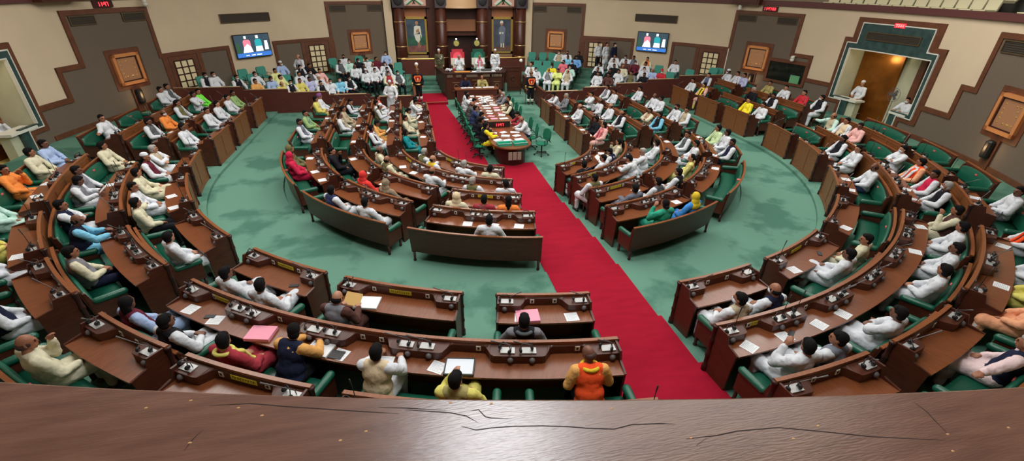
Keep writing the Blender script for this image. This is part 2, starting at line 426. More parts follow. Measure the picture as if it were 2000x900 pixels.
# televisions
def tv(a, lab):
    loc = wp(a, RW-.12, 0); t = thing('television', lab, 'television', loc, R_(180-a))
    mb = MB(); mb.box(-.98,.98,-.02,.05,2.32,3.46); obj('housing', mb, BLACK, t)
    mb = MB(); mb.box(-.1,.1,-.12,-.02,2.7,3.1); obj('bracket', mb, BLACK, t)
    sc = MB(); sc.box(-.94,.94,.05,.055,2.36,3.42); s = obj('screen', sc, mat('screen_dark',(44,60,70),.2,emit=(60,80,92),estr=.8), t)
    def P_(col, polys, d):
        mb = MB()
        for q in polys: mb.prism([(-x,z) for x,z in q], .055, .055+d, lambda a_,b_,d_: (a_, d_, b_))
        obj('screen_picture', mb, mat('screen_%d_%d_%d' % col, col, .3, emit=col, estr=1.0), s)
    P_((54,110,190), [[(-.94,2.36),(.94,2.36),(.94,2.56),(-.94,2.56)]], .002)
    P_((222,120,140), [[(-.52,2.62),(-.12,2.62),(-.12,3.12),(-.2,3.2),(-.45,3.2),(-.52,3.12)]], .002)
    P_((40,150,160), [[(.12,2.62),(.5,2.62),(.5,3.12),(.42,3.2),(.2,3.2),(.12,3.12)]], .002)
    P_((235,236,240), [[(-.6,2.58),(-.05,2.58),(-.12,2.85),(-.3,3.0),(-.5,2.85)],[(.1,2.6),(.52,2.6),(.5,2.85),(.15,2.85)],[(.62,2.65),(.84,2.65),(.82,3.1),(.66,3.1)],[(-.5,2.42),(-.3,2.43),(-.3,2.47),(-.5,2.46)],[(-.2,2.42),(.02,2.42),(.02,2.47),(-.2,2.46)],[(.1,2.42),(.38,2.42),(.38,2.47),(.1,2.47)],[(-.42,3.24),(-.3,3.24),(-.3,3.38),(-.42,3.38)],[(.22,3.24),(.36,3.24),(.36,3.38),(.22,3.38)]], .004)
    P_((46,80,50), [[(-.9,2.6),(-.72,2.6),(-.74,3.05),(-.88,3.05)]], .004)
tv(-46.1,'wall television showing two people on thrones, left of the stage')
tv(46.1,'wall television showing two people on thrones, right of the stage')
# digital clocks: seven segment digits
SEG = {'0':'abcdef','1':'bc','2':'abged','3':'abgcd','4':'fgbc','5':'afgcd','6':'afgedc','7':'abc','8':'abcdefg','9':'abcdfg'}
REDL = mat('red_led', (255,60,70), .4, emit=(255,50,60), estr=3)
def digits(mb, txt, x, y, z, h, F):
    w = h*.5; t = h*.16
    for ch in txt:
        if ch == ':':
            for q in (.3,.65): F(mb, x, x+t, z+h*q, z+h*q+t)
            x += t*2.2; continue
        R2 = {'a':(0,w,h-t,h),'d':(0,w,0,t),'g':(0,w,h/2-t/2,h/2+t/2),'f':(0,t,h/2,h),'e':(0,t,0,h/2),'b':(w-t,w,h/2,h),'c':(w-t,w,0,h/2)}
        for s in SEG[ch]: a,b,c,d = R2[s]; F(mb, x+a, x+b, z+c, z+d)
        x += w*1.45
    return x
def led(a, z, lab, txt, wd, h, R=RW-.05):
    t = thing('digital_clock', lab, 'clock', wp(a,R,z), R_(180-a))
    mb = MB(); mb.box(-wd/2,wd/2,-.04,.04,0,h); obj('housing', mb, mat('clock_housing',(60,14,18),.4), t)
    mb = MB(); n = sum(.5*1.45 if c != ':' else .35 for c in txt)*(h*.6)
    digits(mb, txt, -n/2, 0, h*.2, h*.6, lambda m_,a_,b_,c_,d_: m_.box(-a_,-b_,.04,.048,c_,d_)); obj('digits', mb, REDL, t)
led(-69.2,4.93,'red digital clock above the left corner panel','11:47',.8,.24)
led(69.2,4.93,'red digital clock above the right corner panel','11:47:03',.8,.22)
t = thing('exit_sign','small glowing red sign above the right balcony opening','sign', wp(92.5,RW-.1,4.66), R_(180-92.5))
mb = MB(); mb.box(-.23,.23,-.04,.02,0,.17); obj('sign_box', mb, mat('sign_red',(200,40,50),.4,emit=(230,50,60),estr=1.2), t)
mb = MB()
for i in range(4): mb.box(-.18+i*.1,-.165+i*.1,.02,.026,.03,.12)
mb.box(-.19,.19,.02,.026,.115,.13)
for i in range(3): mb.box(-.15+i*.1,-.1+i*.1,.02,.026,.06,.075)
obj('lettering', mb, mat('sign_pink',(255,160,160),.4,emit=(255,150,150),estr=1.5), t)
def secam(a, z, lab):
    t = thing('security_camera', lab, 'camera', wp(a,RW-.25,z), R_(180-a))
    mb = MB(); mb.lathe([(.09,0),(.09,.12),(.06,.16)]); mb.box(-.03,.03,-.2,.02,.12,.17); obj('mount', mb, WHITE, t, True)
    mb = MB(); mb.ell((0,0,-.02),(.1,.1,.1),12,8); obj('dome', mb, WHITE, t, True)
secam(-63.3,5.02,'white dome camera on the wall above left corner panel')
secam(63.6,5.02,'white dome camera on the wall above right corner panel')
secam(76.4,2.85,'small white camera above the dark window on right')
mb = MB(); wbox(mb, 62.85,63.0,RW-.1,RW-.04,1.0,2.95); tag(obj('white_pipe', mb, WHITE), 'thin white vertical conduit beside the right glazed door', 'pipe')

# balcony portals
def portal(sg, side):
    S = sg; c = 92.35
    def wb(mb, a0,a1,R0,R1,z0,z1,k=0): wbox(mb, S*a0, S*a1, R0, R1, z0, z1, k)
    def band(mb, o, R0, R1, k=0):   # stepped outline of width w at offset o
        pass
    # brown outer border
    outer = [(85.9,98.8,4.75,4.95),(85.5,86.5,3.9,4.95),(98.2,99.2,4.0,4.95),(84.2,86.2,3.95,4.12),(98.4,100.9,3.95,4.12),(84.2,84.95,1.45,4.12),(100.1,100.9,1.45,4.12),(84.2,87.2,1.3,1.5),(97.5,100.9,1.3,1.5),(86.6,87.2,.6,1.4),(97.5,98.1,.6,1.4)]
    mb = MB()
    for a0,a1,z0,z1 in outer: wb(mb,a0,a1,RW-.07,RW,z0,z1)
    struct('trim_5', mb, TRIM)
    grn = [(86.6,98.1,3.75,4.72),(84.95,99.9,3.7,3.93),(84.95,85.6,1.5,3.9),(99.3,99.9,1.5,3.9),(84.95,88.4,1.5,1.62),(96.3,99.9,1.5,1.62),(87.3,88.4,.6,1.6),(96.3,97.4,.6,1.6)]
    mb = MB()
    for a0,a1,z0,z1 in grn: wb(mb,a0,a1,RW-.09,RW+.02,z0,z1)
    struct('trim_6', mb, MARBLE)
    ln = [(86.5,98.2,4.72,4.76),(86.5,86.62,3.93,4.76),(98.08,98.2,3.93,4.76),(84.85,86.6,3.9,3.94),(98.1,100.0,3.9,3.94),(84.85,84.97,1.48,3.94),(99.88,100.0,1.48,3.94),(84.85,87.3,1.46,1.5),(97.4,100.0,1.46,1.5),(87.2,87.32,.6,1.48),(97.38,97.5,.6,1.48),
          (85.6,99.3,3.66,3.7),(85.55,85.65,1.62,3.7),(99.25,99.35,1.62,3.7)]
    mb = MB()
    for a0,a1,z0,z1 in ln: wb(mb,a0,a1,RW-.1,RW+.02,z0,z1)
    struct('trim_7', mb, WHITE)
    # recess
    mb = MB(); wb(mb,84.6,85.6,RW,RW+1.0,.5,3.9); wb(mb,99.3,100.2,RW,RW+1.0,.5,3.9); wb(mb,84.6,100.2,RW+1.0,RW+1.2,.5,3.9)
    struct('wall_recess', mb, CREAM)
    mb = MB(); wb(mb,84.6,100.2,RW,RW+1.0,3.7,3.95); struct('ceiling', mb, CREAM)
    mb = MB(); wb(mb,84.6,100.2,RW-.02,RW+1.0,.4,.6); struct('floor', mb, mat('yellow_stone',(196,180,110),.6))
    mb = MB(); wb(mb,85.7,92.2,RW+.9,RW+1.0,.6,3.66); struct('door_%d' % (5 if sg>0 else 6), mb, BRONZE)
    mb = MB(); wb(mb,94.8,95.7,RW+.85,RW+1.0,.6,3.66); struct('trim_8', mb, TRIM)
    # counters
    for a0,a1,l in ((86.0,89.9,'far'),(96.2,98.9,'near')):
        t = thing('counter', 'cream stone counter in the %s part of the %s balcony opening' % (l, side), 'counter', wp(S*(a0+a1)/2,RW+.4,.6))
        inv = -Vector(t.location)
        mb = MB(); wb(mb,a0,a1-.2,RW+.03,RW+.32,.6,1.5); mb.v = [tuple(Vector(v)+inv) for v in mb.v]; obj('counter_body', mb, CREAM, t)
        mb = MB(); wb(mb,a0-.1,a1+.1,RW-.12,RW+.4,1.5,1.58); mb.v = [tuple(Vector(v)+inv) for v in mb.v]; obj('counter_top', mb, WHITE, t)
    # light in the recess
    l = bpy.data.lights.new('recess_lamp','POINT'); l.energy = 14; l.color = (1,.85,.55); l.shadow_soft_size = .15
    o = bpy.data.objects.new('recess_lamp', l); C.objects.link(o); o.location = wp(S*90,RW+.55,3.35)
    vent(S*87.8,S*96.6,4.1,4.42,'dark grille in green marble above the %s balcony opening' % side, RW-.06)
portal(1,'right'); portal(-1,'left')
# fan in right portal
t = thing('pedestal_fan','thin pedestal fan standing behind the near counter in right opening','fan', wp(94.0,RW+.5,.6), R_(180-94))
mb = MB(); mb.lathe([(.2,0),(.18,.04),(.02,.06),(.015,1.25)]); obj('stand', mb, GREYP, t, True)
mb = MB(); mb.tube([(.28*math.cos(x*PI/12),.05,1.5+.28*math.sin(x*PI/12)) for x in range(25)], .008, 5); mb.tube([(.15*math.cos(x*PI/12),.09,1.5+.15*math.sin(x*PI/12)) for x in range(25)], .005, 5)
for x in range(12): mb.tube([(0,.1,1.5),(.28*math.cos(x*PI/6),.05,1.5+.28*math.sin(x*PI/6))], .004, 4)
obj('guard', mb, GREYP, t); mb = MB()
for x in range(3): mb.box(0,.22,.04,.05,1.44,1.56, T=(lambda ang: (lambda v: Vector((v.x*math.cos(ang)-(v.z-1.5)*math.sin(ang), v.y, 1.5+v.x*math.sin(ang)+(v.z-1.5)*math.cos(ang)))))(x*2*PI/3))
mb.ell((0,0,1.5),(.07,.1,.07)); obj('blades', mb, GREYP, t)

# ------------------------------------------------------------------ barrier walls in front of the guests
LEDGE = mat('cream_ledge', (214,190,150), .5)
for sg,l in ((-1,'left'),(1,'right')):
    X = [(3.35,5.5,.97),(5.5,7.4,1.12),(7.4,9.2,1.28),(9.2,11.1,1.45),(11.1,14.25,1.6)]
    for i,(x0,x1,z) in enumerate(X):
        t = thing('wooden_barrier', 'brown wooden barrier panel, %s from the stage, before the %s guests' % (ORD[i+1], l), 'barrier', (sg*(x0+x1)/2,23.62,0))
        h = (x1-x0)/2
        mb = MB(); mb.box(-h,h,-.04,.04,0,z)
        for q in (-h+.03,0,h-.03): mb.box(q-.03,q+.03,-.055,-.04,.05,z-.05)
        obj('panel', mb, WOODR, t)
        mb = MB(); mb.box(-h,h,-.06,.06,z,z+.03); obj('rail', mb, TRIM, t)
        mb = MB(); mb.box(-h+.2,h-.2,.06,.28,z-.02,z+.01); obj('ledge', mb, LEDGE, t)
    t = thing('wooden_barrier', 'brown wooden barrier panel running back beside the %s marshal' % l, 'barrier', (sg*3.35,26.1,0))
    mb = MB(); mb.box(-.04,.04,-2.48,2.4,0,1.0); obj('panel', mb, WOODR, t); mb = MB(); mb.box(-.06,.06,-2.48,2.4,1.0,1.04); obj('rail', mb, TRIM, t)
# ------------------------------------------------------------------ stage
mb = MB(); mb.box(-4.3,4.3,33.15,33.4,-.1,7); struct('wall_north', mb, WOODD)
mb = MB()
for x0,x1 in ((-4.3,-3.6),(-2.1,-1.15),(1.1,2.1),(3.62,4.3)): mb.box(x0,x1,32.7,33.15,1.2,6)
mb.box(-3.6,-2.1,32.98,33.15,1.2,6); mb.box(2.1,3.62,32.98,33.15,1.2,6)
mb.box(-1.15,1.1,32.8,33.15,2.95,6); mb.box(-1.3,1.3,32.65,32.8,2.88,2.98)
struct('trim_9', mb, WOOD)
for sg in (-1,1):
    mb = MB(); mb.box(sg*4.28,sg*4.75,32.1,32.35,0,6); struct('trim_10', mb, BEIGE)
    mb = MB(); mb.box(sg*4.75-.02,sg*4.75+.02,32.0,32.1,0,.1); 
# platform behind the dais
mb = MB(); mb.box(-1.55,2.1,27.3,33.2,0,.75); mb.box(-3.3,3.3,29.9,33.2,0,.75); struct('floor', mb, GREEN)
mb = MB()
for i in range(4): mb.box(-3.25,-1.6,28.0+i*.45,30.0,.16+i*.16,.16+(i+1)*.15)
mb.box(1.9,3.3,27.9,30,0,.2); mb.box(-3.3,-1.5,25.75,28.02,0,.0031)
struct('floor', mb, GREEN)
mb = MB(); mb.box(.9,3.3,25.2,27.9,0,.1); struct('floor', mb, GREEN)
for x0,x1,l,z in ((-3.95,-1.9,'left',1.75),(1.75,3.95,'right',1.75)):
    t = thing('partition', 'low brown partition with brass rail behind the stage, %s side' % l, 'partition', ((x0+x1)/2,30.5,0)); h = (x1-x0)/2
    mb = MB(); mb.box(-h,h,-.04,.04,0,z-.05); obj('panel', mb, WOODR, t)
    mb = MB(); mb.tube([(-h,0,z),(h,0,z)], .035, 8); mb.lathe([(.03,z-.06),(.03,z)],(-h+.4,0,0)); mb.lathe([(.03,z-.06),(.03,z)],(h-.4,0,0)); obj('rail', mb, GOLD, t)
# columns
for i,(x,l) in enumerate(((-3.85,'outer left'),(-1.25,'inner left'),(1.4,'inner right'),(4.0,'outer right'))):
    t = thing('column', 'round dark brown column with bright rings, %s of the stage' % l, 'column', (x,32.2,0))
    mb = MB(); mb.lathe([(.34,0),(.34,4.55)], n=20); obj('shaft', mb, WOOD, t, True)
    for z in (1.6,2.3,3.75):
        mb = MB(); mb.lathe([(.34,z-.03),(.365,z-.025),(.365,z+.025),(.34,z+.03)], n=20); obj('ring', mb, BRASS, t, True)
    t = thing('loudspeaker', 'dark square loudspeaker on top of the %s stage column' % l, 'loudspeaker', (x,32.2,4.56))
    mb = MB(); mb.box(-.36,.36,-.38,.2,0,.9); obj('cabinet', mb, mat('speaker_cabinet',(60,50,54),.6), t)
    mb = MB(); mb.ell((0,-.38,.42),(.28,.04,.32),16,8); obj('cone', mb, BLACK, t)
# paintings
def pic(x, lab, bg, items):
    t = thing('painting', lab, 'painting', (x,32.93,0))
    mb = MB()
    for x0,x1,z0,z1 in ((-.73,.73,3.85,4.0),(-.73,.73,1.72,1.84),(-.73,-.6,1.72,4.0),(.6,.73,1.72,4.0)): mb.box(x0,x1,-.07,.03,z0,z1)
    obj('frame', mb, mat('gilt_frame',(176,146,72),.5,metal=.4,noise_scale=30,amt=.4), t)
    mb = MB(); mb.box(-.6,.6,-.02,.0,1.84,3.85); cv = obj('canvas', mb, bg[0], t)
    for k,(z0,z1,m_) in enumerate(bg[1]):
        mb = MB(); mb.prism([(-.6,z0),(.6,z0+.06),(.6,z1),(-.6,z1-.1)], -.024-.001*k, -.02, lambda a,b,d:(a,d,b)); obj('painted_area', mb, m_, cv)
    for k_,(pts,m_) in enumerate(items):
        mb = MB(); mb.prism(pts, -.028-.003*k_, -.02, lambda a,b,d:(a,d,b)); obj('painted_figure', mb, m_, cv)
def oval(cx,cz,rx,rz): return [(cx+rx*math.cos(i*PI/6),cz+rz*math.sin(i*PI/6)) for i in range(12)]
PW = mat('paint_white',(224,222,206),.7); PS = mat('paint_skin',(176,128,98),.7)
pic(-2.87,'gilt framed full length painting of a standing person in white cloth', (mat('paint_slate',(66,84,96),.8,noise_scale=2,amt=.4), [(1.84,2.3,mat('paint_rose',(132,84,76),.8,noise_scale=4,amt=.3)),(2.25,2.85,mat('paint_green',(52,96,76),.8,noise_scale=3,amt=.3))]),
  [(oval(.08,3.62,.1,.13),PS),([(-.1,3.4),(.05,3.47),(.3,3.42),(.36,2.7),(.26,2.95),(.24,3.1),(.1,3.0),(-.14,2.95),(-.16,2.85)],PW),([(-.0,3.05),(.22,3.05),(.2,3.3),(.02,3.2)],PS),([(-.14,2.95),(.26,2.95),(.24,2.6),(.12,2.42),(-.05,2.6)],PW),([(.06,2.45),(.11,2.45),(.1,2.15),(.05,2.15)],PS),([(.14,2.5),(.19,2.5),(.24,2.17),(.18,2.15)],PS)])
pic(2.88,'gilt framed full length painting of a standing person in grey coat', (mat('paint_grey',(74,80,92),.8,noise_scale=2,amt=.35), [(1.84,2.2,mat('paint_umber',(112,80,66),.8,noise_scale=8,amt=.4))]),
  [(oval(-.03,3.57,.1,.12),PS),([(-.14,3.6),(.08,3.62),(.06,3.74),(-.06,3.78),(-.13,3.7)],PW),([(-.2,3.35),(-.05,3.44),(.12,3.42),(.24,3.3),(.2,2.95),(.16,2.35),(-.16,2.35),(-.14,2.95),(-.24,3.0)],mat('paint_coat',(112,122,136),.8)),([(-.2,3.05),(-.06,3.06),(-.08,2.95),(-.2,2.92)],PW),([(0,3.05),(.1,3.05),(.08,2.95),(-.02,2.96)],PW),([(-.1,2.35),(-.02,2.35),(-.02,2.1),(-.1,2.1)],PW),([(.05,2.35),(.14,2.35),(.14,2.08),(.06,2.08)],PW)])
for x,l in ((-2.87,'left'),(2.88,'right')):
    mb = MB(); mb.box(-.72,.72,-.03,.03,0,.62); o = obj('wall_board', mb, mat('tan_panel',(170,106,66),.5), loc=(x,32.93,4.0)); tag(o,'tan wooden panel lit by a small lamp above the %s painting' % l,'panel')
    mb = MB(); mb.box(-.72,.72,-.03,.03,0,.35); o = obj('wall_board', mb, mat('tan_panel2',(150,116,84),.5), loc=(x,32.93,1.3)); tag(o,'pale tan wooden panel below the %s painting' % l,'panel')
    l_ = bpy.data.lights.new('picture_lamp','SPOT'); l_.energy = 60; l_.color = (1,.6,.3); l_.spot_size = 1.5; l_.spot_blend = .8; l_.shadow_soft_size = .05
    o = bpy.data.objects.new('picture_lamp', l_); C.objects.link(o); o.location = (x,32.7,4.62); o.rotation_euler = (R_(12),0,0)
    t = thing('emblem_board','pale pink board with two crossed green and white flags, above %s painting' % l,'board',(x,32.6,4.66))
    mb = MB(); mb.box(-.74,.74,-.04,.1,-.02,.9); obj('board', mb, mat('pink_board',(206,158,140),.6), t)
    mb = MB(); mb.box(-.95,.95,-.16,.15,-.12,-.03); obj('ledge', mb, WOOD, t)
    for s_ in (-1,1):
        mb = MB()
        F = lambda a,b,d: (a*s_, d, b)
        mb.prism([(-.62,.14),(-.5,.04),(.3,.62),(.22,.72)], -.055,-.04,F); obj('flag_pole_strip', mb, WHITE, t)
        mb = MB(); mb.prism([(-.5,.04),(-.42,.0),(.36,.55),(.3,.62)], -.06,-.04,F); obj('flag_green_stripe', mb, mat('flag_green',(40,120,70),.6), t)
        mb = MB(); mb.prism([(-.1,.1),(-.05,.07),(.15,.4),(.1,.4)], -.065,-.04,F); obj('pole', mb, WOODD, t)
# canopy
mb = MB(); vs = []; fs = []
n = 12
for i in range(n+1):
    x = -1.35+2.6*i/n; y = 32.4-.9*math.sin(PI*i/n)**.7
    for z in (4.55,4.68): vs.append((x,y-.05,z))
    vs += [(x,y,4.68),(x,y,6.0)]
for i in range(n):
    for j in range(3): fs.append((4*i+j,4*i+4+j,4*i+5+j,4*i+1+j))
mb.add(vs, fs); mb.box(-1.3,1.2,31.9,33,4.56,4.6)
tag(obj('canopy', mb, mat('canopy_tan',(186,150,112),.5), None, True), 'curved tan canopy front high above the presiding chairs', 'canopy')
mb = MB(); mb.box(-1.07,1.04,-.05,.05,0,.72); tag(obj('wall_board', mb, mat('tan_panel3',(146,94,60),.5,noise_scale=1,amt=.1), loc=(0,32.7,3.14)), 'wide tan wooden panel between the two inner stage columns', 'panel')
# presiding chairs
def throne(x, col, lab):
    t = thing('presiding_chair', lab, 'chair', (x,29.95,.75))
    M1 = mat('throne_%d' % col[0], col, .5); M2 = mat('throne_in_%d' % col[0], tuple(min(255,int(c*1.35+20)) for c in col), .5)
    F = lambda a,b,d:(a,d,b)
    mb = MB(); mb.prism([(-.44,.4),(.44,.4),(.44,1.4),(.34,1.4),(.34,1.58),(-.34,1.58),(-.34,1.4),(-.44,1.4)], .2,.32,F); obj('backrest', mb, M1, t)
    mb = MB(); mb.prism([(-.27,.9),(.27,.9),(.27,1.15)]+[(.27*math.cos(a*PI/10),1.15+.27*math.sin(a*PI/10)) for a in range(1,10)]+[(-.27,1.15)], .16,.2,F); obj('arched_cushion', mb, M2, t)
    mb = MB(); mb.prism([(-.43,.45),(.43,.45),(.41,1.08),(-.41,1.08)], .13,.16,F); obj('white_cover', mb, PW, t)
    mb = MB(); mb.box(-.36,.36,-.4,.2,.35,.48); obj('seat', mb, M1, t)
    for s_ in (-1,1):
        mb = MB(); mb.box(s_*.4-.05,s_*.4+.05,-.4,.2,.6,.7); mb.box(s_*.4-.03,s_*.4+.03,-.35,-.28,.05,.6); obj('armrest', mb, WOOD, t)
    mb = MB()
    for a in (-.34,.34):
        for b in (-.32,.2): mb.box(a-.03,a+.03,b-.03,b+.03,0,.36)
    obj('leg_frame', mb, WOOD, t)
    t = thing('round_emblem', 'round gilt emblem with small lamp, over the %s' % lab[:lab.index(' chair')+6], 'emblem', (x+.02,30.75,2.62))
    mb = MB(); mb.lathe([(.25,0),(.25,.05)], n=20); mb.v = [(a,-c,b) for a,b,c in mb.v]; obj('dark_ring', mb, BLACK, t)
    mb = MB(); mb.lathe([(.17,.05),(.17,.08)], n=20); mb.v = [(a,-c,b) for a,b,c in mb.v]; obj('gilt_disc', mb, mat('gilt_disc',(196,186,104),.4,metal=.4,noise_scale=14,amt=.35), t)
    mb = MB(); mb.ell((0,-.08,.26),(.045,.045,.045),10,6); obj('lamp', mb, mat('lamp_glow',(255,250,240),.3,emit=(255,250,240),estr=4), t)
    mb = MB(); mb.box(-.03,.03,0,.04,-1.1,-.2); obj('post', mb, WOODD, t)
throne(-.5,(190,52,66),'red high-backed presiding chair with arched cushion, left of the green one')
throne(.8,(20,84,66),'green high-backed presiding chair with arched cushion, right of the red one')
# dais desk
t = thing('dais_desk','large carved dark wooden dais desk in front of the two thrones','desk',(.15,26.9,0))
F = lambda a,b,d:(a,d,b)
mb = MB(); mb.box(-1.72,1.68,0,.08,0,1.42)
mb.prism([(-1.72,0),(-1.66,.0),(-2.02,2.3),(-2.1,2.3)], 0,1.42, lambda a,b,d:(a,b,d)); mb.prism([(1.68,0),(1.62,0),(2.3,2.2),(2.38,2.2)], 0,1.42, lambda a,b,d:(a,b,d)); obj('carcass', mb, WOOD, t)
mb = MB(); mb.prism([(-1.78,-.06),(1.74,-.06),(2.44,2.2),(2.05,2.2),(1.5,.75),(-1.5,.75),(-1.85,2.3),(-2.15,2.3)], 1.42,1.48, lambda a,b,d:(a,b,d)); obj('desk_top', mb, WOODD, t)
for i,x in enumerate((-1.45,-.95,-.2,.75,1.2,1.5)):
    ww = (.2,.2,.42,.42,.2,.16)[i]; mb = MB(); mb.box(x-ww/1.3,x+ww/1.3,-.05,0,1.24,1.38); obj('carved_block', mb, mat('carved_block',(104,86,70),.5,noise_scale=40,amt=.4), t)
for x in (-1.7,-.62,.9,1.62):
    mb = MB(); mb.box(x-.05,x+.05,-.05,0,.05,1.4); obj('pilaster', mb, WOODD, t)
for x,s_ in ((-1.12,.8),(.12,1.25),(1.26,.8)):
    mb = MB(); mb.tube([(x+.15*s_*math.cos(a*PI/10),-.03,.72+.15*s_*math.sin(a*PI/10)) for a in range(21)], .02, 6); obj('carved_ring', mb, mat('carved_wood',(120,90,66),.5), t)
    mb = MB(); mb.box(x-.24*s_,x+.24*s_,-.03,0,.72+.26*s_,.76+.26*s_); mb.box(x-.24*s_,x+.24*s_,-.03,0,.68-.26*s_,.72-.26*s_); obj('carved_bar', mb, mat('carved_wood',(120,90,66),.5), t)
for x,y,z_,w_,d_,m_,nm,lab in ((-.5,27.15,1.48,.5,.3,mat('orange_pad',(196,132,52),.6),'writing_pad','tan orange writing pad on the dais before the red chair'),(.8,27.2,1.48,.55,.35,PAPER,'paper_stack','white papers on the dais before the green chair'),(.2,27.12,1.48,.3,.25,PAPER,'paper_stack','white papers on the dais between the two chairs')):
    mb = MB(); mb.box(-w_,w_,-d_/2,d_/2,0,.03); tag(obj(nm, mb, m_, loc=(x,y,z_)), lab, 'paper')
for x,l in ((-1.28,'left'),(1.62,'right')):
    t = thing('flower_bunch','white flowers and mics heaped on the %s end of the dais' % l,'flowers',(x,27.25,1.48)); r2 = random.Random(3)
    mb = MB()
    for i in range(9): mb.ell((r2.uniform(-.18,.18),r2.uniform(-.1,.1),.06+r2.uniform(0,.12)),(.06,.06,.05),8,5)
    obj('blossoms', mb, PAPER, t, True)
    mb = MB(); mb.tube([(0,0,0),(.02,.05,.25),(.1,.2,.4)], .012, 6); obj('microphone', mb, BLACK, t)
mb = MB(); mb.box(-.3,.3,-.02,.02,0,.18); mb.box(-.3,.3,0,.2,0,.02); tag(obj('laptop', mb, GREYP, loc=(.82,27.05,1.48)), 'open grey laptop on the dais before the green chair', 'laptop')
# gate right of dais
t = thing('wooden_gate','tall dark wooden gate panel right of the dais with carved ring','gate',(2.62,27.9,.1))
mb = MB(); mb.box(-.6,.5,-.04,.04,.1,1.45); mb.box(-.6,.5,-.07,.07,1.45,1.5); obj('panel', mb, WOOD, t)
mb = MB(); mb.tube([(-.05+.12*math.cos(a*PI/10),-.06,.85+.12*math.sin(a*PI/10)) for a in range(21)], .015, 6); mb.box(-.4,.3,-.06,-.04,.3,.33); mb.box(-.4,.3,-.06,-.04,1.25,1.28); obj('carving', mb, WOODD, t)
# globe lamps on posts
for x,y,l in ((-3.12,26.6,'left'),(2.92,27.3,'right')):
    t = thing('globe_lamp','white globe lamp on thin post at the %s marshal' % l,'lamp',(x,y,0))
    mb = MB(); mb.lathe([(.06,0),(.025,.05),(.02,1.95)], n=8); obj('post', mb, WOODD, t)
    mb = MB(); mb.ell((0,0,2.03),(.1,.1,.1),12,8); obj('globe', mb, mat('globe',(236,230,220),.3), t, True)
# clerks desk (north end of the table)
t = thing('clerk_desk','straight wooden clerks desk between the long table and the dais','desk',(0,25.05,0))
mb = MB(); mb.box(-1.2,1.15,-.05,0,0,.93); mb.box(-1.2,-1.14,-.05,.6,0,.93); mb.box(1.09,1.15,-.05,.6,0,.93); obj('carcass', mb, WOODR, t)
mb = MB(); mb.box(-1.22,1.17,-.08,.6,.9,.95); obj('desk_top', mb, WOODT, t)
mb = MB(); mb.box(-.45,.45,-.02,.02,0,.02); 
for i,(x,y,r) in enumerate(((-.7,25.3,.1),(-.35,25.35,-.2),(.1,25.3,0),(.5,25.35,.2),(.8,25.3,-.1))):
    mb = MB(); mb.box(-.16,.16,-.11,.11,0,.015); tag(obj('paper', mb, PAPER, loc=(x,25.35,.951), rotz=r), 'white papers on the clerks desk, %s from the left' % ORD[i+1], 'paper')
# long table
t = thing('long_table','long brown clerks table with rounded south end in the well','table',(0,0,0))
prof = [(-.74,24.4),(.72,24.4),(.74,16.3)]+[(.76*math.cos(R_(a)),16.3+.85*math.sin(R_(a))) for a in range(-10,-171,-12)]+[(-.76,16.3)]
mb = MB(); mb.prism(prof, .7,.75, lambda a,b,d:(a,b,d)); obj('table_top', mb, WOODT, t)
mb = MB(); mb.prism([(x*.72,y if y > 17 else 16.3+(y-16.3)*.7) for x,y in prof], 0,.7, lambda a,b,d:(a,b,d)); obj('pedestal', mb, WOODD, t)
t = thing('timer_box','wooden box with red digital timer across the middle of table','clock',(-.05,18.35,.751))
mb = MB(); mb.box(-.5,.42,-.12,.12,0,.24); obj('housing', mb, BLACK, t); mb = MB(); mb.box(-.5,.42,-.13,.14,.24,.26); obj('top_board', mb, PANELW, t)
mb = MB(); mb.box(-.26,.22,-.135,-.12,.03,.21); obj('display', mb, mat('clock_housing',(60,14,18),.4), t)
mb = MB(); digits(mb,'11:47',-.2,0,.06,.11,lambda m_,a_,b_,c_,d_: m_.box(a_,b_,-.14,-.135,c_,d_)); obj('digits', mb, REDL, t)
for x,l in ((-.34,'left'),(.26,'right')):
    t = thing('file_tray','green plastic file tray, %s one on the table end' % l,'tray',(x,15.92,.751),rotz=R_(4))
    mb = MB(); mb.box(-.25,.25,-.14,.14,0,.02)
    for a in ((-.26,.26,-.15,-.13),(-.26,.26,.13,.15),(-.26,-.24,-.15,.15),(.24,.26,-.15,.15)): mb.box(*a,0,.1)
    obj('tray_body', mb, TRAYG, t); mb = MB(); mb.box(-.26,.26,-.16,-.15,.09,.11); mb.box(-.26,.26,.15,.16,.09,.11); obj('tray_rim', mb, mat('tray_rim',(190,230,220),.4), t)
r2 = random.Random(11); k = 0
for y in [16.55+.5*i for i in range(16)]:
    for x in (-.5,-.08,.38):
        if abs(y-18.35) < .35: continue
        k += 1
        row = ORD[int((y-16.5)/.5)+1]; w_ = r2.uniform(.13,.19); hh = r2.choice((.004,.006,.02,.03))
        mb = MB(); mb.box(-w_,w_,-.11,.11,0,hh)
        m_ = PINKP if r2.random() < .08 else PAPER
        o = obj('paper', mb, m_, loc=(x+r2.uniform(-.04,.04),y+r2.uniform(-.08,.08),.7505), rotz=r2.uniform(-.5,.5))
        tag(o, '%s papers on the long table, %s row from rounded end, %s' % ('pink' if m_ is PINKP else 'white', row, {-.5:'left',-.08:'centre',.38:'right'}[x]), 'paper', 'papers on the long table')
for x,y in ((.02,22.9),(-.05,22.3)):
    t = thing('flower_bunch','round bunch of white flowers on the %s end of table' % ('far' if y > 22.5 else 'dais side of the far'),'flowers',(x,y,.76)); mb = MB()
    for i in range(14): mb.ell((r2.uniform(-.16,.16),r2.uniform(-.14,.14),.05+r2.uniform(0,.16)),(.055,.055,.05),8,5)
    obj('blossoms', mb, PAPER, t, True); mb = MB(); mb.lathe([(.06,0),(.09,.06)]); obj('bowl', mb, GREYP, t)
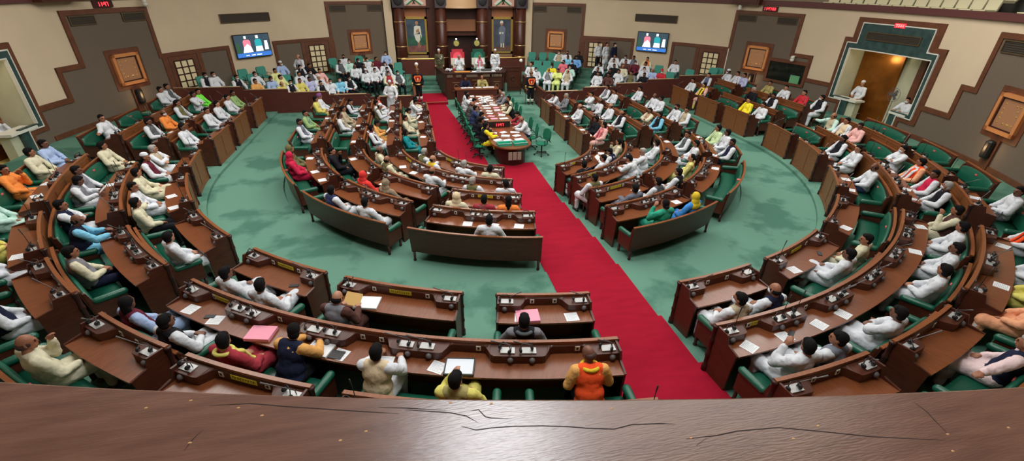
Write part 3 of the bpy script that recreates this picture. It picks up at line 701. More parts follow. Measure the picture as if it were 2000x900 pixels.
for i in range(3):
    mb = MB(); mb.box(-.07,.07,-.005,.005,-.3,0); tag(obj('hanging_paper', mb, mat('old_paper',(150,136,120),.8), loc=(-.2+.17*i,15.46,.62), rotz=0), 'faded sheet hanging under the table end, %s from left' % ORD[i+1], 'paper')

# office chairs round the table
def office_chair():
    t = thing('office_chair','x x x x','chair')
    mb = MB(); mb.ell((0,0,.46),(.25,.25,.05),16,6); CH_G = mat('office_chair_green',(30,104,78),.8,spec=.15); obj('seat', mb, CH_G, t, True)
    mb = MB(); vs = []; n = 8
    mb.prism([(-.2,.58),(.2,.58),(.24,.75),(.22,.95),(.1,1.02),(-.1,1.02),(-.22,.95),(-.24,.75)], -.27,-.22, lambda a,b,d:(a,d-(b-.6)*.15+abs(a)*.15,b)); obj('backrest', mb, CH_G, t)
    mb = MB(); mb.tube([(0,-.1,.42),(0,-.27,.45),(0,-.27,.65)], .02, 6); obj('back_bar', mb, BLACK, t)
    for s_ in (-1,1):
        mb = MB(); mb.tube([(s_*.2,.05,.43),(s_*.3,.05,.46),(s_*.3,.1,.65),(s_*.3,-.12,.67),(s_*.28,-.22,.55)], .018, 6); obj('armrest', mb, BLACK, t, True)
    mb = MB(); mb.lathe([(.03,.08),(.03,.42)], n=8)
    obj('column', mb, BLACK, t)
    mb = MB()
    for i in range(5):
        a = i*2*PI/5; mb.tube([(0,0,.11),(.28*math.cos(a),.28*math.sin(a),.07)], [.025,.018], 6); mb.ell((.29*math.cos(a),.29*math.sin(a),.035),(.035,.035,.035),8,6)
    obj('star_base', mb, BLACK, t); return t
oc = None
for i,(x,y,fz,l) in enumerate([(-1.12,y,-90,'left') for y in (16.9,17.7,18.55,19.4,20.2,21.0,21.85,22.7)]+[(1.12,y,90,'right') for y in (17.6,18.6,20.6,21.4,22.3,23.2)]+[(-.55,26.15,180,'clerk'),(.4,26.1,180,'clerk')]):
    lab = ('green office chair on the %s side of long table, %s from rounded end' % (l, ORD[i+1] if i < 8 else ORD[i-7])) if l != 'clerk' else 'green office chair behind the clerks desk, %s' % ('left' if x < 0 else 'right')
    if oc is None: oc = office_chair(); oc.location = (x,y,0); oc.rotation_euler = (0,0,R_(fz)); oc['label'] = lab; oc['group'] = 'office chairs at the table'
    else: dup(oc,(x,y,0),R_(fz)+r2.uniform(-.15,.15),lab,'office chairs at the table')
dup(oc,(1.35,16.75,0),R_(110),'empty green office chair turned aside at the right table corner','office chairs at the table')

# ------------------------------------------------------------------ members' desks and benches
def bend(R, off=0.0):
    """local (v outward, u along, z) -> local xyz of a root standing at radius R"""
    if R is None: return lambda v,u,z: (v, u, z)
    return lambda v,u,z: ((R+v)*math.cos(u/R)-R, (R+v)*math.sin(u/R), z)
def cbox(mb, B_, u0,u1,v0,v1,z0,z1,k=0,n=None):
    n = n or max(1,int((u1-u0)/.18)); vs = []; fs = []
    for i in range(n+1):
        u = u0+(u1-u0)*i/n; vs += [B_(v0,u,z0),B_(v1,u,z0),B_(v1,u,z1),B_(v0,u,z1)]
    for i in range(n):
        b = 4*i
        for j in range(4): fs.append((b+j,b+(j+1)%4,b+4+(j+1)%4,b+4+j))
    fs += [(3,2,1,0),(4*n,4*n+1,4*n+2,4*n+3)]
    mb.add(vs, fs, k)
def cloft(mb, B_, us, prof, k=0):
    """prof(u) -> list of (v,z) closed outline; lofted along u"""
    vs = []; fs = []
    for u in us: vs += [B_(v,u,z) for v,z in prof(u)]
    n = len(prof(us[0]))
    for i in range(len(us)-1):
        for j in range(n): fs.append((i*n+j,i*n+(j+1)%n,(i+1)*n+(j+1)%n,(i+1)*n+j))
    fs += [tuple(range(n))[::-1], tuple(range((len(us)-1)*n,len(us)*n))]
    mb.add(vs, fs, k)
def stations(L):
    st = [-L+.16, L-.16]
    if 2*L > 2.2:
        n = round(2*L/1.35); n = max(2,n)
        for i in range(1,n): c = -L+2*L*i/n; st += [c-.15,c+.15]
    return sorted(st)
def sm(x): x = max(0,min(1,x)); return x*x*(3-2*x)
CACHE = {}
def desk_parts(R, L):
    key = ('d',R,round(L,2))
    if key in CACHE: return CACHE[key]
    B_ = bend(R); out = []
    st = stations(L)
    def depth(u): return .05+.19*max(sm((.34-abs(u-s))/.14) for s in st)
    mb = MB(); cbox(mb,B_,-L,L,0,.03,.1,.93); cbox(mb,B_,-L,L,-.015,0,.0,.12); cbox(mb,B_,-L,L,-.012,0,.84,.92)
    n = max(2,round(2*L/.8))
    for i in range(n+1): u = -L+2*L*i/n; cbox(mb,B_,max(-L,u-.05),min(L,u+.05),-.012,0,.12,.84,n=1)
    out.append(('front_panel',mb.mesh('front_panel'),PANELW,None))
    mb = MB(); cbox(mb,B_,-L-.02,L+.02,-.022,.035,.93,.958); out.append(('cap_rail',mb.mesh('cap_rail'),WOODL,None))
    mb = MB(); cbox(mb,B_,-L+.03,L-.03,.03,.52,.72,.75); out.append(('writing_surface',mb.mesh('writing_surface'),WOODT,None))
    us = [-L+.03+(2*L-.06)*i/int(2*L/.045) for i in range(int(2*L/.045)+1)]
    mb = MB(); cloft(mb,B_,us,lambda u:[(.03,.75),(depth(u),.75),(depth(u),.885),(.03,.905)]); out.append(('console',mb.mesh('console'),WOOD,None))
    for s in (-1,1):
        mb = MB(); us2 = [s*L-.03,s*L]if s>0 else [s*L,s*L+.03]
        cloft(mb,B_,us2,lambda u:[(0,0),(.46,0),(.5,.72),(.52,.76),(.3,.8),(.26,.94),(0,.94)]); out.append(('end_panel',mb.mesh('end_panel'),WOOD,None))
        c = B_(-.0,s*(L+.0),0); mb = MB(); mb.lathe([(.05,0),(.05,.12),(.035,.14),(.035,.3),(.045,.32),(.045,.36),(.035,.38),(.035,.6),(.045,.62),(.045,.66),(.035,.68),(.035,.86),(.05,.9),(.05,.93)],c,8); out.append(('corner_post',mb.mesh('corner_post',True),WOODD,None))
    for s in st:
        mb = MB(); cbox(mb,B_,s-.1,s+.1,.08,.2,.895,.908,n=1); out.append(('mic_plate',mb.mesh('mic_plate'),SILVER,None)); par = len(out)-1
        mb = MB(); c = B_(.245,s-.04 if s<0 else s+.04,.82); mb.ell(c,(.045,.045,.045),10,6); out.append(('speaker_grille',mb.mesh('speaker_grille',True),GREYP,None))
        c = B_(.12,s+.05,.905)
        mb = MB(); dr = 1 if s < 0 else -1
        tip = (.3,s+dr*.22,1.22) if (int(abs(s)*10)+round(L*10))%3 else (.16,s+.04,1.36)
        mb.tube([c,B_(.13,s+.05,.99),B_((.12+tip[0])/2,(s+.05+tip[1])/2,1.1 if tip[2]<1.3 else 1.2),B_(*tip)],[.007,.006,.005,.011],6); out.append(('microphone',mb.mesh('microphone',True),GREYP if tip[2]<1.3 else BLACK,par))
        us3 = s+.42*(1 if s < 0 else -1)
        if abs(us3) < L-.3 or 2*L < 2.2:
            mb = MB(); cbox(mb,B_,us3-.035,us3+.035,.03,.058,.8,.88,n=1); out.append(('socket_plate',mb.mesh('socket_plate'),WHITE,None))
            mb = MB(); cbox(mb,B_,us3-.015,us3+.015,.058,.062,.82,.86,n=1); out.append(('socket_hole',mb.mesh('socket_hole'),BLACK,len(out)-1))
    CACHE[key] = out; return out
def place_parts(name, lab, cat, group, loc, rz, parts):
    t = thing(name, lab, cat, loc, rz, group); os_ = []
    for nm,me,mt,par in parts: os_.append(link(nm, me, mt, t if par is None else os_[par]))
    return t
def bench_parts(R, L, wood_back=False):
    key = ('b',R,round(L,2),wood_back)
    if key in CACHE: return CACHE[key]
    B_ = bend(R); out = []
    n = max(2,int(2*L/.08)); us = [-L+.07+(2*L-.14)*i/n for i in range(n+1)]
    mb = MB(); cloft(mb,B_,us,lambda u:[(.0,.36),(-.02,.4),(.0,.45),(.06,.475),(.46,.45),(.46,.36)]); out.append(('seat_cushion',mb.mesh('seat_cushion',True),LEATHER,None))
    na = max(1,round(2*L/1.6))
    def zt(u):
        q = ((u+L)/(2*L)*na)%1.0; return .76+.12*math.sin(PI*min(max(q,0.02),.98))**.45
    mb = MB(); cloft(mb,B_,us,lambda u:[(.42,.44),(.4,.5),(.46,zt(u)-.04),(.49,zt(u)),(.53,zt(u)-.02),(.5,.44)]); out.append(('backrest',mb.mesh('backrest',True),LEATHER,None))
    mb = MB(); cloft(mb,B_,[-L+2*L*i/max(1,int(2*L/.18)) for i in range(max(1,int(2*L/.18))+1)],lambda u:[(.5,.26),(.58,.9),(.545,.9),(.47,.26)]); out.append(('back_panel',mb.mesh('back_panel'),WOOD,None))
    mb = MB(); cbox(mb,B_,-L-.01,L+.01,.54,.595,.895,.92); out.append(('cap_rail',mb.mesh('cap_rail'),WOODL,None))
    mb = MB(); cbox(mb,B_,-L+.03,L-.03,.03,.47,.24,.36); out.append(('seat_frame',mb.mesh('seat_frame'),WOOD,None))
    if L > .6:
        mb = MB(); cbox(mb,B_,-.05,.05,.435,.53,.765,.8,n=1); out.append(('seat_sticker',mb.mesh('seat_sticker'),mat('sticker_red',(214,92,88),.6),None))
    for s in (-1,1):
        mb = MB(); u = s*(L-.03)
        mb.capsule(B_(.03,u,.62),.062,B_(.42,u,.64),.058,12); out.append(('armrest',mb.mesh('armrest',True),LEATHER,None))
        mb = MB(); us2 = sorted((s*L,s*(L-.05))); cloft(mb,B_,us2,lambda u_:[(.0,.24),(.5,.24),(.56,.86),(.5,.84),(.44,.6),(.0,.58)]); out.append(('side_panel',mb.mesh('side_panel'),WOOD,None))
        for v in (.03,.48):
            c = B_(v,s*(L-.05),0); mb = MB(); mb.lathe([(.025,0),(.04,.03),(.026,.06),(.032,.24)],c,8); out.append(('leg',mb.mesh('leg',True),WOODD,None))
    CACHE[key] = out; return out
ROWS = {'A':(2.85,0.0),'B':(4.05,.1),'C':(5.3,.2),'D':(6.57,.3),'O1':(10.05,.45),'O2':(11.33,.57),'O3':(12.6,.74)}
RN = {'A':'first inner row','B':'second inner row','C':'third inner row','D':'fourth inner row','O1':'first outer row','O2':'second outer row','O3':'last outer row'}
RN2 = {'A':'innermost','B':'second inner','C':'third inner','D':'fourth inner','O1':'first outer','O2':'second outer','O3':'last outer'}
sideN = {-1:'left', 1:'right'}
SY = [(16.2,17.85),(18.35,19.95),(20.75,22.35)]
DL = {('A',-1):[(18.5,74)],('A',1):[(17,68)],('B',-1):[(13,79)],('B',1):[(13.3,72)],
 ('C',-1):[(10.3,30.2),(35.3,56),(60.8,81)],('C',1):[(10.9,29.6),(35,55),(61,81)],
 ('D',-1):[(8,29.5),(34.9,55.8),(60.7,83)],('D',1):[(8.2,29.4),(34.6,55.5),(61,83)],
 ('O1',-1):[(5,13.8),(17.4,29.6),(32.2,42.6),(48,57.9),(61.7,73.4),(77,85.2)],('O1',1):[(5,14.2),(17.2,29),(32.8,43.8),(48,57.6),(63.8,73.2),(76.3,85.1)],
 ('O2',-1):[(4.7,41),(45.8,57),(62,79.4)],('O2',1):[(3.6,41.5),(47.2,64.9),(67,80)],
 ('O3',-1):[(4.5,21.6),(23.7,32.2),(34.1,41.1),(45.5,52.8),(55,64),(67.2,82.5)],('O3',1):[(3,10.2),(13,20.7),(24.6,39.5),(45.5,52.5),(55,64),(67.2,82.5)]}
BL = {('A',-1):[(19,45),(47,73)],('A',1):[(17.5,41.5),(44,67.5)],('B',-1):[(13,32.5),(35.5,55),(58,78.5)],('B',1):[(13.5,32),(34.5,53),(55.5,71.5)],
 ('C',-1):[(10.3,30.2),(35.3,56),(60.8,81)],('C',1):[(10.9,29.6),(35,55),(61,81)],
 ('D',-1):[(7.6,30),(34.4,57.3),(61.6,84.5)],('D',1):[(8.4,29.9),(35.7,58),(62.7,84)],
 ('O1',-1):[(5,13.8),(17.4,29.6),(32.2,42.6),(48,57.9),(61.7,73.4),(77,85.2)],('O1',1):[(5,14.2),(17.2,29),(32.8,43.8),(48,57.6),(63.8,73.2),(76.3,85.1)],
 ('O2',-1):[(4.7,11.4),(13.2,21.8),(24.5,32),(34.2,41),(47,57),(59.5,67),(68.5,74.5),(76.5,84)],('O2',1):[(3.6,10.8),(13,20.8),(23.4,31.8),(33.8,41.2),(46.5,54.5),(56,64.5),(67,74),(75.5,83)],
 ('O3',-1):[(6,13),(15,21.6),(25,32.2),(34.1,43),(44.5,52),(54,60.5),(62.5,68),(70.5,76),(77.5,84)],('O3',1):[(5,12),(13,20.7),(22,29.5),(31,41),(43.5,52),(55.5,62.5),(64.5,71.5),(74,83)]}
# (row, side, index) of straight desks are appended after the curved ones
SLOTS = {}
def put(kind, row, sg, lst):
    R, z = ROWS[row]; Rb = R+.62
    items = [('c',a0,a1) for a0,a1 in lst]+[('s',y0,y1) for y0,y1 in SY]
    for i,(k,a,b) in enumerate(items):
        nm = 'member_desk' if kind == 'd' else 'bench'
        if kind == 'd': lab = '%s wooden desk, %s from the carpet in the %s row, %s block' % ('curved' if k == 'c' else 'straight', ORD[i+1], RN2[row], sideN[sg]); cat = 'desk'
        else: lab = 'green padded bench, %s from the carpet behind the %s desk row, %s block' % (ORD[i+1], RN2[row], sideN[sg]); cat = 'bench'
        rr_ = R if kind == 'd' else Rb
        if k == 'c':
            am = sg*(a+b)/2; L = rr_*R_(b-a)/2; p, e = upath(rr_, am)
            rz = R_(am-90); Rk = rr_
        else:
            L = (b-a)/2; p = Vector((sg*rr_, (a+b)/2, 0)); rz = 0 if sg > 0 else PI; Rk = None
        parts = desk_parts(Rk, L) if kind == 'd' else bench_parts(Rk, L)
        t = place_parts(nm, lab, cat, ('desks of the %s row' if kind == 'd' else 'benches behind the %s row') % RN2[row], (p.x,p.y,z), rz, parts)
        if kind == 'd': SLOTS[(row,sg,i)] = (t, Rk, L, lab)
for (row,sg),lst in DL.items(): put('d', row, sg, lst)
for (row,sg),lst in BL.items(): put('b', row, sg, lst)

# headphones, papers, labels on desks
def headphones():
    t = thing('headphones','x x x x','headphones')
    mb = MB(); mb.tube([(-.085,0,.03),(-.09,.01,.08),(-.05,.03,.12),(.05,.03,.12),(.09,.01,.08),(.085,0,.03)],.007,6); obj('headband', mb, BLACK, t, True)
    for s_ in (-1,1): mb = MB(); mb.ell((s_*.085,0,.035),(.022,.038,.036),10,6); obj('ear_pad', mb, BLACK, t, True)
    return t
hp = None; hk = 0; r3 = random.Random(5)
YT = {('O1',-1,2),('O2',-1,0),('O1',1,1),('O2',1,0),('A',-1,0),('B',-1,0),('A',1,0),('B',1,0),('D',-1,1),('C',-1,0),('C',1,0),('O3',-1,1),('O1',-1,1)}
def loc_on(slot, v, u, z):
    t, Rk, L, lab = slot; p = bend(Rk)(v,u,z); q = Matrix.Rotation(t.rotation_euler.z,3,'Z') @ Vector(p); return Vector(t.location)+q, t.rotation_euler.z+(u/Rk if Rk else 0)
SHEETS = []
for (row,sg,i),slot in SLOTS.items():
    t, Rk, L, lab = slot; st = stations(L); base = '%s desk, %s row, %s' % (ORD[i+1], RN2[row], sideN[sg])
    for j,s in enumerate(st):
        p, rz = loc_on(slot, .16, s-.04, .909)
        l_ = 'black headphones, %s set from the carpet on the %s' % (ORD[(j if sg > 0 else len(st)-1-j)+1], base)
        if hp is None: hp = headphones(); hp.location = p; hp.rotation_euler = (0,0,rz+1.2); hp['label'] = l_; hp['group'] = 'headphones on the desks'
        else: dup(hp, p, rz+PI/2+r3.uniform(-.7,.7), l_, 'headphones on the desks')
        hk += 1
    if (row,sg,i) in YT:
        B_ = bend(Rk); us = [s for s in st]; c = (st[0]+.62)*(1 if sg > 0 else 1)
        if L > 1.2: c = min(st[0]+.62, L-.5)
        else: c = 0
        mb = MB(); cbox(mb,B_,c-.2,c+.2,.051,.056,.81,.885,n=3); yl = obj('name_strip', mb, YLAB, t)
        mb = MB()
        for q in range(9): u = c-.17+q*.04; cbox(mb,B_,u,u+.006,.056,.058,.83,.865,n=1); cbox(mb,B_,u-.004,u+.022,.056,.058,.862,.867,n=1)
        for q in range(5): u = c-.15+q*.07; cbox(mb,B_,u,u+.02,.056,.058,.838,.843,n=1)
        obj('lettering', mb, INK, yl)
    ns = max(2, round(2*L/.7))
    for q in range(ns):
        if r3.random() < .38:
            u = -L+2*L*(q+.5)/ns+r3.uniform(-.08,.08); p, rz = loc_on(slot, .38, u, .751)
            SHEETS.append((p, rz+r3.uniform(-.4,.4), 'white paper at %s place on the %s' % (ORD[(q if sg > 0 else ns-1-q)+1], base), PAPER, .105, .11, .004))
pm = {}
for p,rz,l_,m_,a,b,h in SHEETS:
    if (a,b,h) not in pm: mb = MB(); mb.box(-a,a,-b,b,0,h); [mb.box(-a*.8+q*.022,-a*.8+q*.022+.008,-b*.8,b*(.8 if q%3 else .4),h,h+.0006,1) for q in range(8)]; pm[(a,b,h)] = mb.mesh('paper')
    tag(link('paper', pm[(a,b,h)], [m_,mat('faint_print',(184,186,190),.8)], loc=p, rotz=rz), l_, 'paper', 'papers on the members desks')
for key,v,u,m_,nm,lab,a,b,h,dr in ((('O2',-1,0),.36,-1.67,PINKP,'pink_folder','thick pink folder on the long curved desk beside the writing man',.15,.19,.05,.3),(('O1',-1,0),.36,-.28,PINKP,'pink_folder','pink folder of papers on the desk by the carpet, lower left',.15,.19,.04,.1),
   (('O2',-1,0),.36,1.36,mat('clear_case',(206,212,220),.2),'document_case','clear plastic document case with dark rim on the long curved desk',.15,.2,.03,.05),(('O1',-1,1),.36,-.46,PAPER,'paper_stack','white file with a yellow sheet on the desk in lower centre',.16,.2,.03,.2),
   (('O2',-1,0),.36,-.66,PAPER,'notebook','white open notebook that the standing man writes in',.14,.18,.03,.0),(('O2',-1,0),.4,-.38,BLACK,'tablet','small dark tablet beside the open notebook',.08,.1,.012,.0)):
    p, rz = loc_on(SLOTS[key], v, u, .752); mb = MB(); mb.box(-a,a,-b,b,0,h)
    if nm == 'document_case': 
        t = thing(nm, lab, 'case', p, rz+dr); obj('sleeve', mb, m_, t); mb = MB()
        for q in ((-a-.01,-a+.01,-b,b),(a-.01,a+.01,-b,b),(-a,a,-b-.01,-b+.01),(-a,a,b-.01,b+.01)): mb.box(*q,0,h+.006)
        obj('rim', mb, BLACK, t)
    else: tag(obj(nm, mb, m_, loc=p, rotz=rz+dr), lab, 'folder' if 'folder' in nm else 'notebook' if nm == 'notebook' else 'tablet' if nm == 'tablet' else 'paper')
for key,u in ((('O1',-1,2),.5),(('O2',-1,0),-2.72),(('O1',1,1),.4),(('O2',1,0),-2.6)):
    p, rz = loc_on(SLOTS[key], .36, u, .752); mb = MB(); mb.box(-.04,.04,-.08,.08,0,.012)
    tag(obj('mobile_phone', mb, BLACK, loc=p, rotz=rz+.5), 'black phone lying on the %s desk from carpet, %s row, %s' % (ORD[key[2]+1], RN2[key[0]], sideN[key[1]]), 'phone')

# ------------------------------------------------------------------ people
WS = bpy.data.scenes.new('workshop')
def remesh(mb, voxel, smooth=3, name='m', jitter=0, seed=0):
    me = mb.mesh(name); o = bpy.data.objects.new('tmp', me); WS.collection.objects.link(o)
    md = o.modifiers.new('r','REMESH'); md.mode = 'VOXEL'; md.voxel_size = voxel; md.use_smooth_shade = True
    if smooth: s = o.modifiers.new('s','SMOOTH'); s.iterations = smooth; s.factor = .5
    WS.view_layers[0].update(); dg = WS.view_layers[0].depsgraph; dg.update()
    out = bpy.data.meshes.new_from_object(o.evaluated_get(dg)); out.name = name
    bpy.data.objects.remove(o, do_unlink=True); bpy.data.meshes.remove(me)
    if jitter:
        nv = len(out.vertices); nn = [0.0]*(nv*3); cc = [0.0]*(nv*3)
        out.vertices.foreach_get('normal', nn); out.vertices.foreach_get('co', cc); S_ = Vector((seed,0,0))
        for i in range(nv):
            p = Vector(cc[3*i:3*i+3]); n = noise.noise(p*8+S_)*.5+noise.noise(Vector((p.x*20,p.y*20,p.z*26))+S_)*.35+(.5-abs(noise.noise(Vector((p.x*14,p.y*14,p.z*9))+S_*2)))*.4
            for k in range(3): cc[3*i+k] += nn[3*i+k]*n*jitter
        out.vertices.foreach_set('co', cc)
    out.polygons.foreach_set('use_smooth',[True]*len(out.polygons)); out.update(); return out
def pose(kind, yaw, flip):
    V = lambda *a: Vector(a)
    J = dict(hipL=V(-.1,0,.56),hipR=V(.1,0,.56),kneeL=V(-.15,.42,.55),kneeR=V(.15,.42,.55),ankL=V(-.15,.44,.1),ankR=V(.15,.44,.1))
    lean = -.10
    J['elL'] = V(-.3,.03,.76); J['elR'] = V(.3,.03,.76); J['haL'] = V(-.13,.27,.68); J['haR'] = V(.13,.27,.68)
    pitch = 0
    if kind in ('desk','write','paper'): lean = {'desk':.07,'write':.16,'paper':.0}[kind]
    if kind == 'down': lean = .16; pitch = -.5
    if kind == 'hands': J['haL'] = V(-.04,.26,.73); J['haR'] = V(.04,.27,.72)
    if kind == 'cross': J['elL'] = V(-.25,.1,.84); J['elR'] = V(.25,.1,.86); J['haL'] = V(.1,.17,.9); J['haR'] = V(-.1,.2,.85)
    if kind == 'desk': J['elL'] = V(-.27,.26,.8); J['elR'] = V(.27,.28,.82); J['haL'] = V(-.16,.48,.83); J['haR'] = V(.17,.52,.83)
    if kind == 'write': J['elL'] = V(-.28,.32,.82); J['elR'] = V(.27,.34,.85); J['haL'] = V(-.15,.54,.84); J['haR'] = V(.08,.56,.85); pitch = -.45
    if kind == 'paper': J['elL'] = V(-.26,.12,.78); J['elR'] = V(.26,.12,.78); J['haL'] = V(-.14,.38,.84); J['haR'] = V(.14,.38,.84); pitch = -.35
    if kind == 'face': J['elR'] = V(.22,.16,.78); J['haR'] = V(.07,.17,1.1)
    if kind == 'arm': J['elR'] = V(.45,.02,.9); J['haR'] = V(.68,.08,.9)
    if kind == 'leg': J['kneeR'] = V(.06,.46,.68); J['ankR'] = V(-.26,.46,.5); J['haR'] = V(.1,.3,.76)
    if kind == 'down': J['elL'] = V(-.28,.16,.78); J['haL'] = V(-.08,.42,.72); J['elR'] = V(.28,.12,.8); J['haR'] = V(.1,.34,.74)
    J['pel'] = V(0,.0,.56); J['bel'] = V(0,lean*.35,.72); J['che'] = V(0,lean*.8,.92)
    J['shL'] = V(-.19,lean*1.0,1.02); J['shR'] = V(.19,lean*1.0,1.02); J['nec'] = V(0,lean*1.1+.0,1.07); J['hed'] = V(0,lean*1.15+.05+(.04 if pitch else 0),1.21-(.03 if pitch else 0))
    if kind in ('stand','stand_lean'):
        for k,v in dict(hipL=V(-.09,0,.92),hipR=V(.09,0,.92),kneeL=V(-.1,.02,.5),kneeR=V(.1,.02,.5),ankL=V(-.11,-.02,.09),ankR=V(.11,-.02,.09),pel=V(0,0,.95),bel=V(0,0,1.1),che=V(0,0,1.3),shL=V(-.18,-.01,1.41),shR=V(.18,-.01,1.41),nec=V(0,0,1.48),hed=V(0,.02,1.62),
            elL=V(-.25,-.02,1.12),elR=V(.25,-.02,1.12),haL=V(-.24,.08,.87),haR=V(.24,.08,.87)).items(): J[k] = v
        if kind == 'stand_lean': J['elL'] = V(-.3,.1,1.15); J['haL'] = V(-.28,.34,1.0); J['elR'] = V(.3,.08,1.15); J['haR'] = V(.12,.25,1.1)
    if flip:
        K = {}
        for k,v in J.items(): k2 = k[:-1]+{'L':'R','R':'L'}[k[-1]] if k[-1] in 'LR' else k; K[k2] = V(-v.x,v.y,v.z)
        J = K
    J['yaw'] = yaw; J['pitch'] = pitch; J['kind'] = kind
    return J
def hrot(J): return Matrix.Rotation(R_(J['yaw']),3,'Z') @ Matrix.Rotation(J['pitch'],3,'X')
def body_mesh(J):
    mb = MB(); H = hrot(J); h = J['hed']; st = J['kind'].startswith('stand')
    mb.capsule(J['che'],.085,J['bel'],.09,12); mb.capsule(J['bel'],.09,J['pel'],.1,12); mb.capsule(J['shL'],.045,J['shR'],.045,10)
    for s in 'LR':
        mb.capsule(J['sh'+s],.045,J['el'+s],.036); mb.capsule(J['el'+s],.036,J['ha'+s]*.88+J['el'+s]*.12,.027)
        mb.capsule(J['hip'+s],.07,J['knee'+s],.05); mb.capsule(J['knee'+s],.048,J['ank'+s],.034)
        toe = J['ank'+s]+(Vector((0,.15,-.05)) if not (J['kind']=='leg' and abs(J['ank'+s].z-.1)>.2) else Vector((-.1 if J['ank'+s].x<0 else .1,.06,-.1)))
        mb.capsule(J['ank'+s]+Vector((0,-.03,-.045)),.035,toe,.032)
        # hand: palm, thumb, four fingers
        d = (J['ha'+s]-J['el'+s]).normalized(); sx = 1 if J['ha'+s].x < J['el'+s].x else -1
        side = d.cross(Vector((0,0,1))); side = side.normalized() if side.length > .1 else Vector((1,0,0)); up_ = side.cross(d)
        p = J['ha'+s]; mb.capsule(p-d*.02+side*.018,.022,p+d*.03+side*.02,.02,8); mb.capsule(p-d*.02-side*.018,.022,p+d*.03-side*.02,.02,8)
        for i,(o_,ln) in enumerate(((-.034,.05),(-.012,.062),(.011,.058),(.032,.045))):
            a = p+d*.045+side*o_; b = a+d*ln*.6-up_*.012; c = b+d*ln*.35-up_*.03; mb.capsule(a,.0115,b,.0105,7); mb.capsule(b,.0105,c,.0095,7)
        a = p-side*.03*sx; mb.capsule(a,.014,a+d*.03-side*.028*sx-up_*.01,.012,7); mb.capsule(a+d*.03-side*.028*sx-up_*.01,.012,a+d*.058-side*.024*sx-up_*.02,.0105,7)
    mb.capsule(J['nec']-Vector((0,0,.04)),.057,h+Vector((0,-.02,-.06)),.052)
    E = lambda c,r,n=12,m_=9: mb.ell(h+H@Vector(c),r,n,m_,rot=H)
    E((0,0,.02),(.076,.095,.105),16,12); E((0,.025,-.045),(.058,.07,.065)); E((0,.05,-.085),(.03,.035,.025)); E((0,.1,-.01),(.013,.02,.026),8,6); E((0,.092,.025),(.04,.018,.012),8,6); E((0,.09,-.055),(.026,.014,.009),8,6)
    for s in (-1,1): E((s*.078,-.005,-.005),(.012,.022,.032),8,6)
    return remesh(mb,.0125,2,'body')
def cloth_mesh(J, long_, seed):
    mb = MB(); st = J['kind'].startswith('stand')
    k = .02
    mb.ell(J['che']+Vector((0,0,-.01)),(.19,.13,.18),14,10); mb.ell(J['bel'],(.185,.155,.16),14,10); mb.ell(J['pel']+Vector((0,.0,.02)),(.2,.165,.15),14,10)
    mb.capsule(J['shL'],.08,J['shR'],.08,12); mb.capsule(J['che']+Vector((0,.0,.05)),.11,J['nec']-Vector((0,0,.04)),.068,12)
    for s in 'LR':
        mb.capsule(J['sh'+s],.08,J['el'+s],.07,12); w_ = J['el'+s]*.2+J['ha'+s]*.8; mb.capsule(J['el'+s],.068,w_,.05,12)
        if long_:
            if st: mb.capsule(J['hip'+s],.12,J['knee'+s]+Vector((0,0,.02)),.13,12)
            else:
                mb.capsule(J['hip'+s],.125,J['knee'+s],.105,12)
                mb.capsule(J['knee'+s]+Vector((0,.0,-.02)),.085,J['knee'+s]*.45+J['ank'+s]*.55,.07,10)
    if long_:
        a, b = J['kneeL'], J['kneeR']; mb.capsule(J['pel']+Vector((0,.1,.0)),.1,(a+b)/2+Vector((0,-.02,-.01)),.085,12)
        if st: mb.capsule((a+b)/2+Vector((0,0,.1)),.15,J['pel'],.15,12)
        else: mb.capsule(a+Vector((0,-.03,-.02)),.075,b+Vector((0,-.03,-.02)),.075,10)
    return remesh(mb,.019,2,'kurta' if long_ else 'shirt',.02,seed)
def trouser_mesh(J, seed):
    mb = MB(); mb.ell(J['pel'],(.165,.13,.11),12,8)
    for s in 'LR':
        mb.capsule(J['hip'+s],.1,J['knee'+s],.082,12); mb.capsule(J['knee'+s],.08,J['ank'+s]+Vector((0,0,.03)),.062,12)
    return remesh(mb,.019,3,'trousers',.006,seed)
def vest_mesh(J, seed):
    mb = MB(); mb.ell(J['che']+Vector((0,0,-.01)),(.207,.15,.18),14,10); mb.ell(J['bel'],(.205,.178,.17),14,10); mb.ell(J['pel']+Vector((0,0,.04)),(.217,.186,.11),14,8); mb.capsule(J['bel'],.16,J['che'],.15,12); mb.capsule(J['bel'],.16,J['pel'],.165,12)
    mb.capsule(J['shL']*.8+J['shR']*.2+Vector((0,0,.01)),.088,J['shR']*.8+J['shL']*.2+Vector((0,0,.01)),.088,12)
    mb.capsule(J['che'],.13,J['nec']-Vector((0,0,.03)),.078,12)
    return remesh(mb,.018,2,'vest',.004,seed)
def shoe_mesh(J):
    mb = MB()
    for s in 'LR':
        a = J['ank'+s]
        if J['kind']=='leg' and abs(a.z-.1)>.2: mb.capsule(a+Vector((0,0,-.04)),.042,a+Vector((-.1 if a.x<0 else .1,.07,-.12)),.04)
        else: mb.capsule(a+Vector((0,-.05,-.05)),.042,a+Vector((0,.15,-.055)),.042,10)
    return mb.mesh('shoes',True)
def head_add(J, items, name, vox=None):
    mb = MB(); H = hrot(J); h = J['hed']
    for c,r in items: mb.ell(h+H@Vector(c),r,16,12,rot=H)
    if vox: return remesh(mb,vox,2,name,.003,2)
    return mb.mesh(name,True)
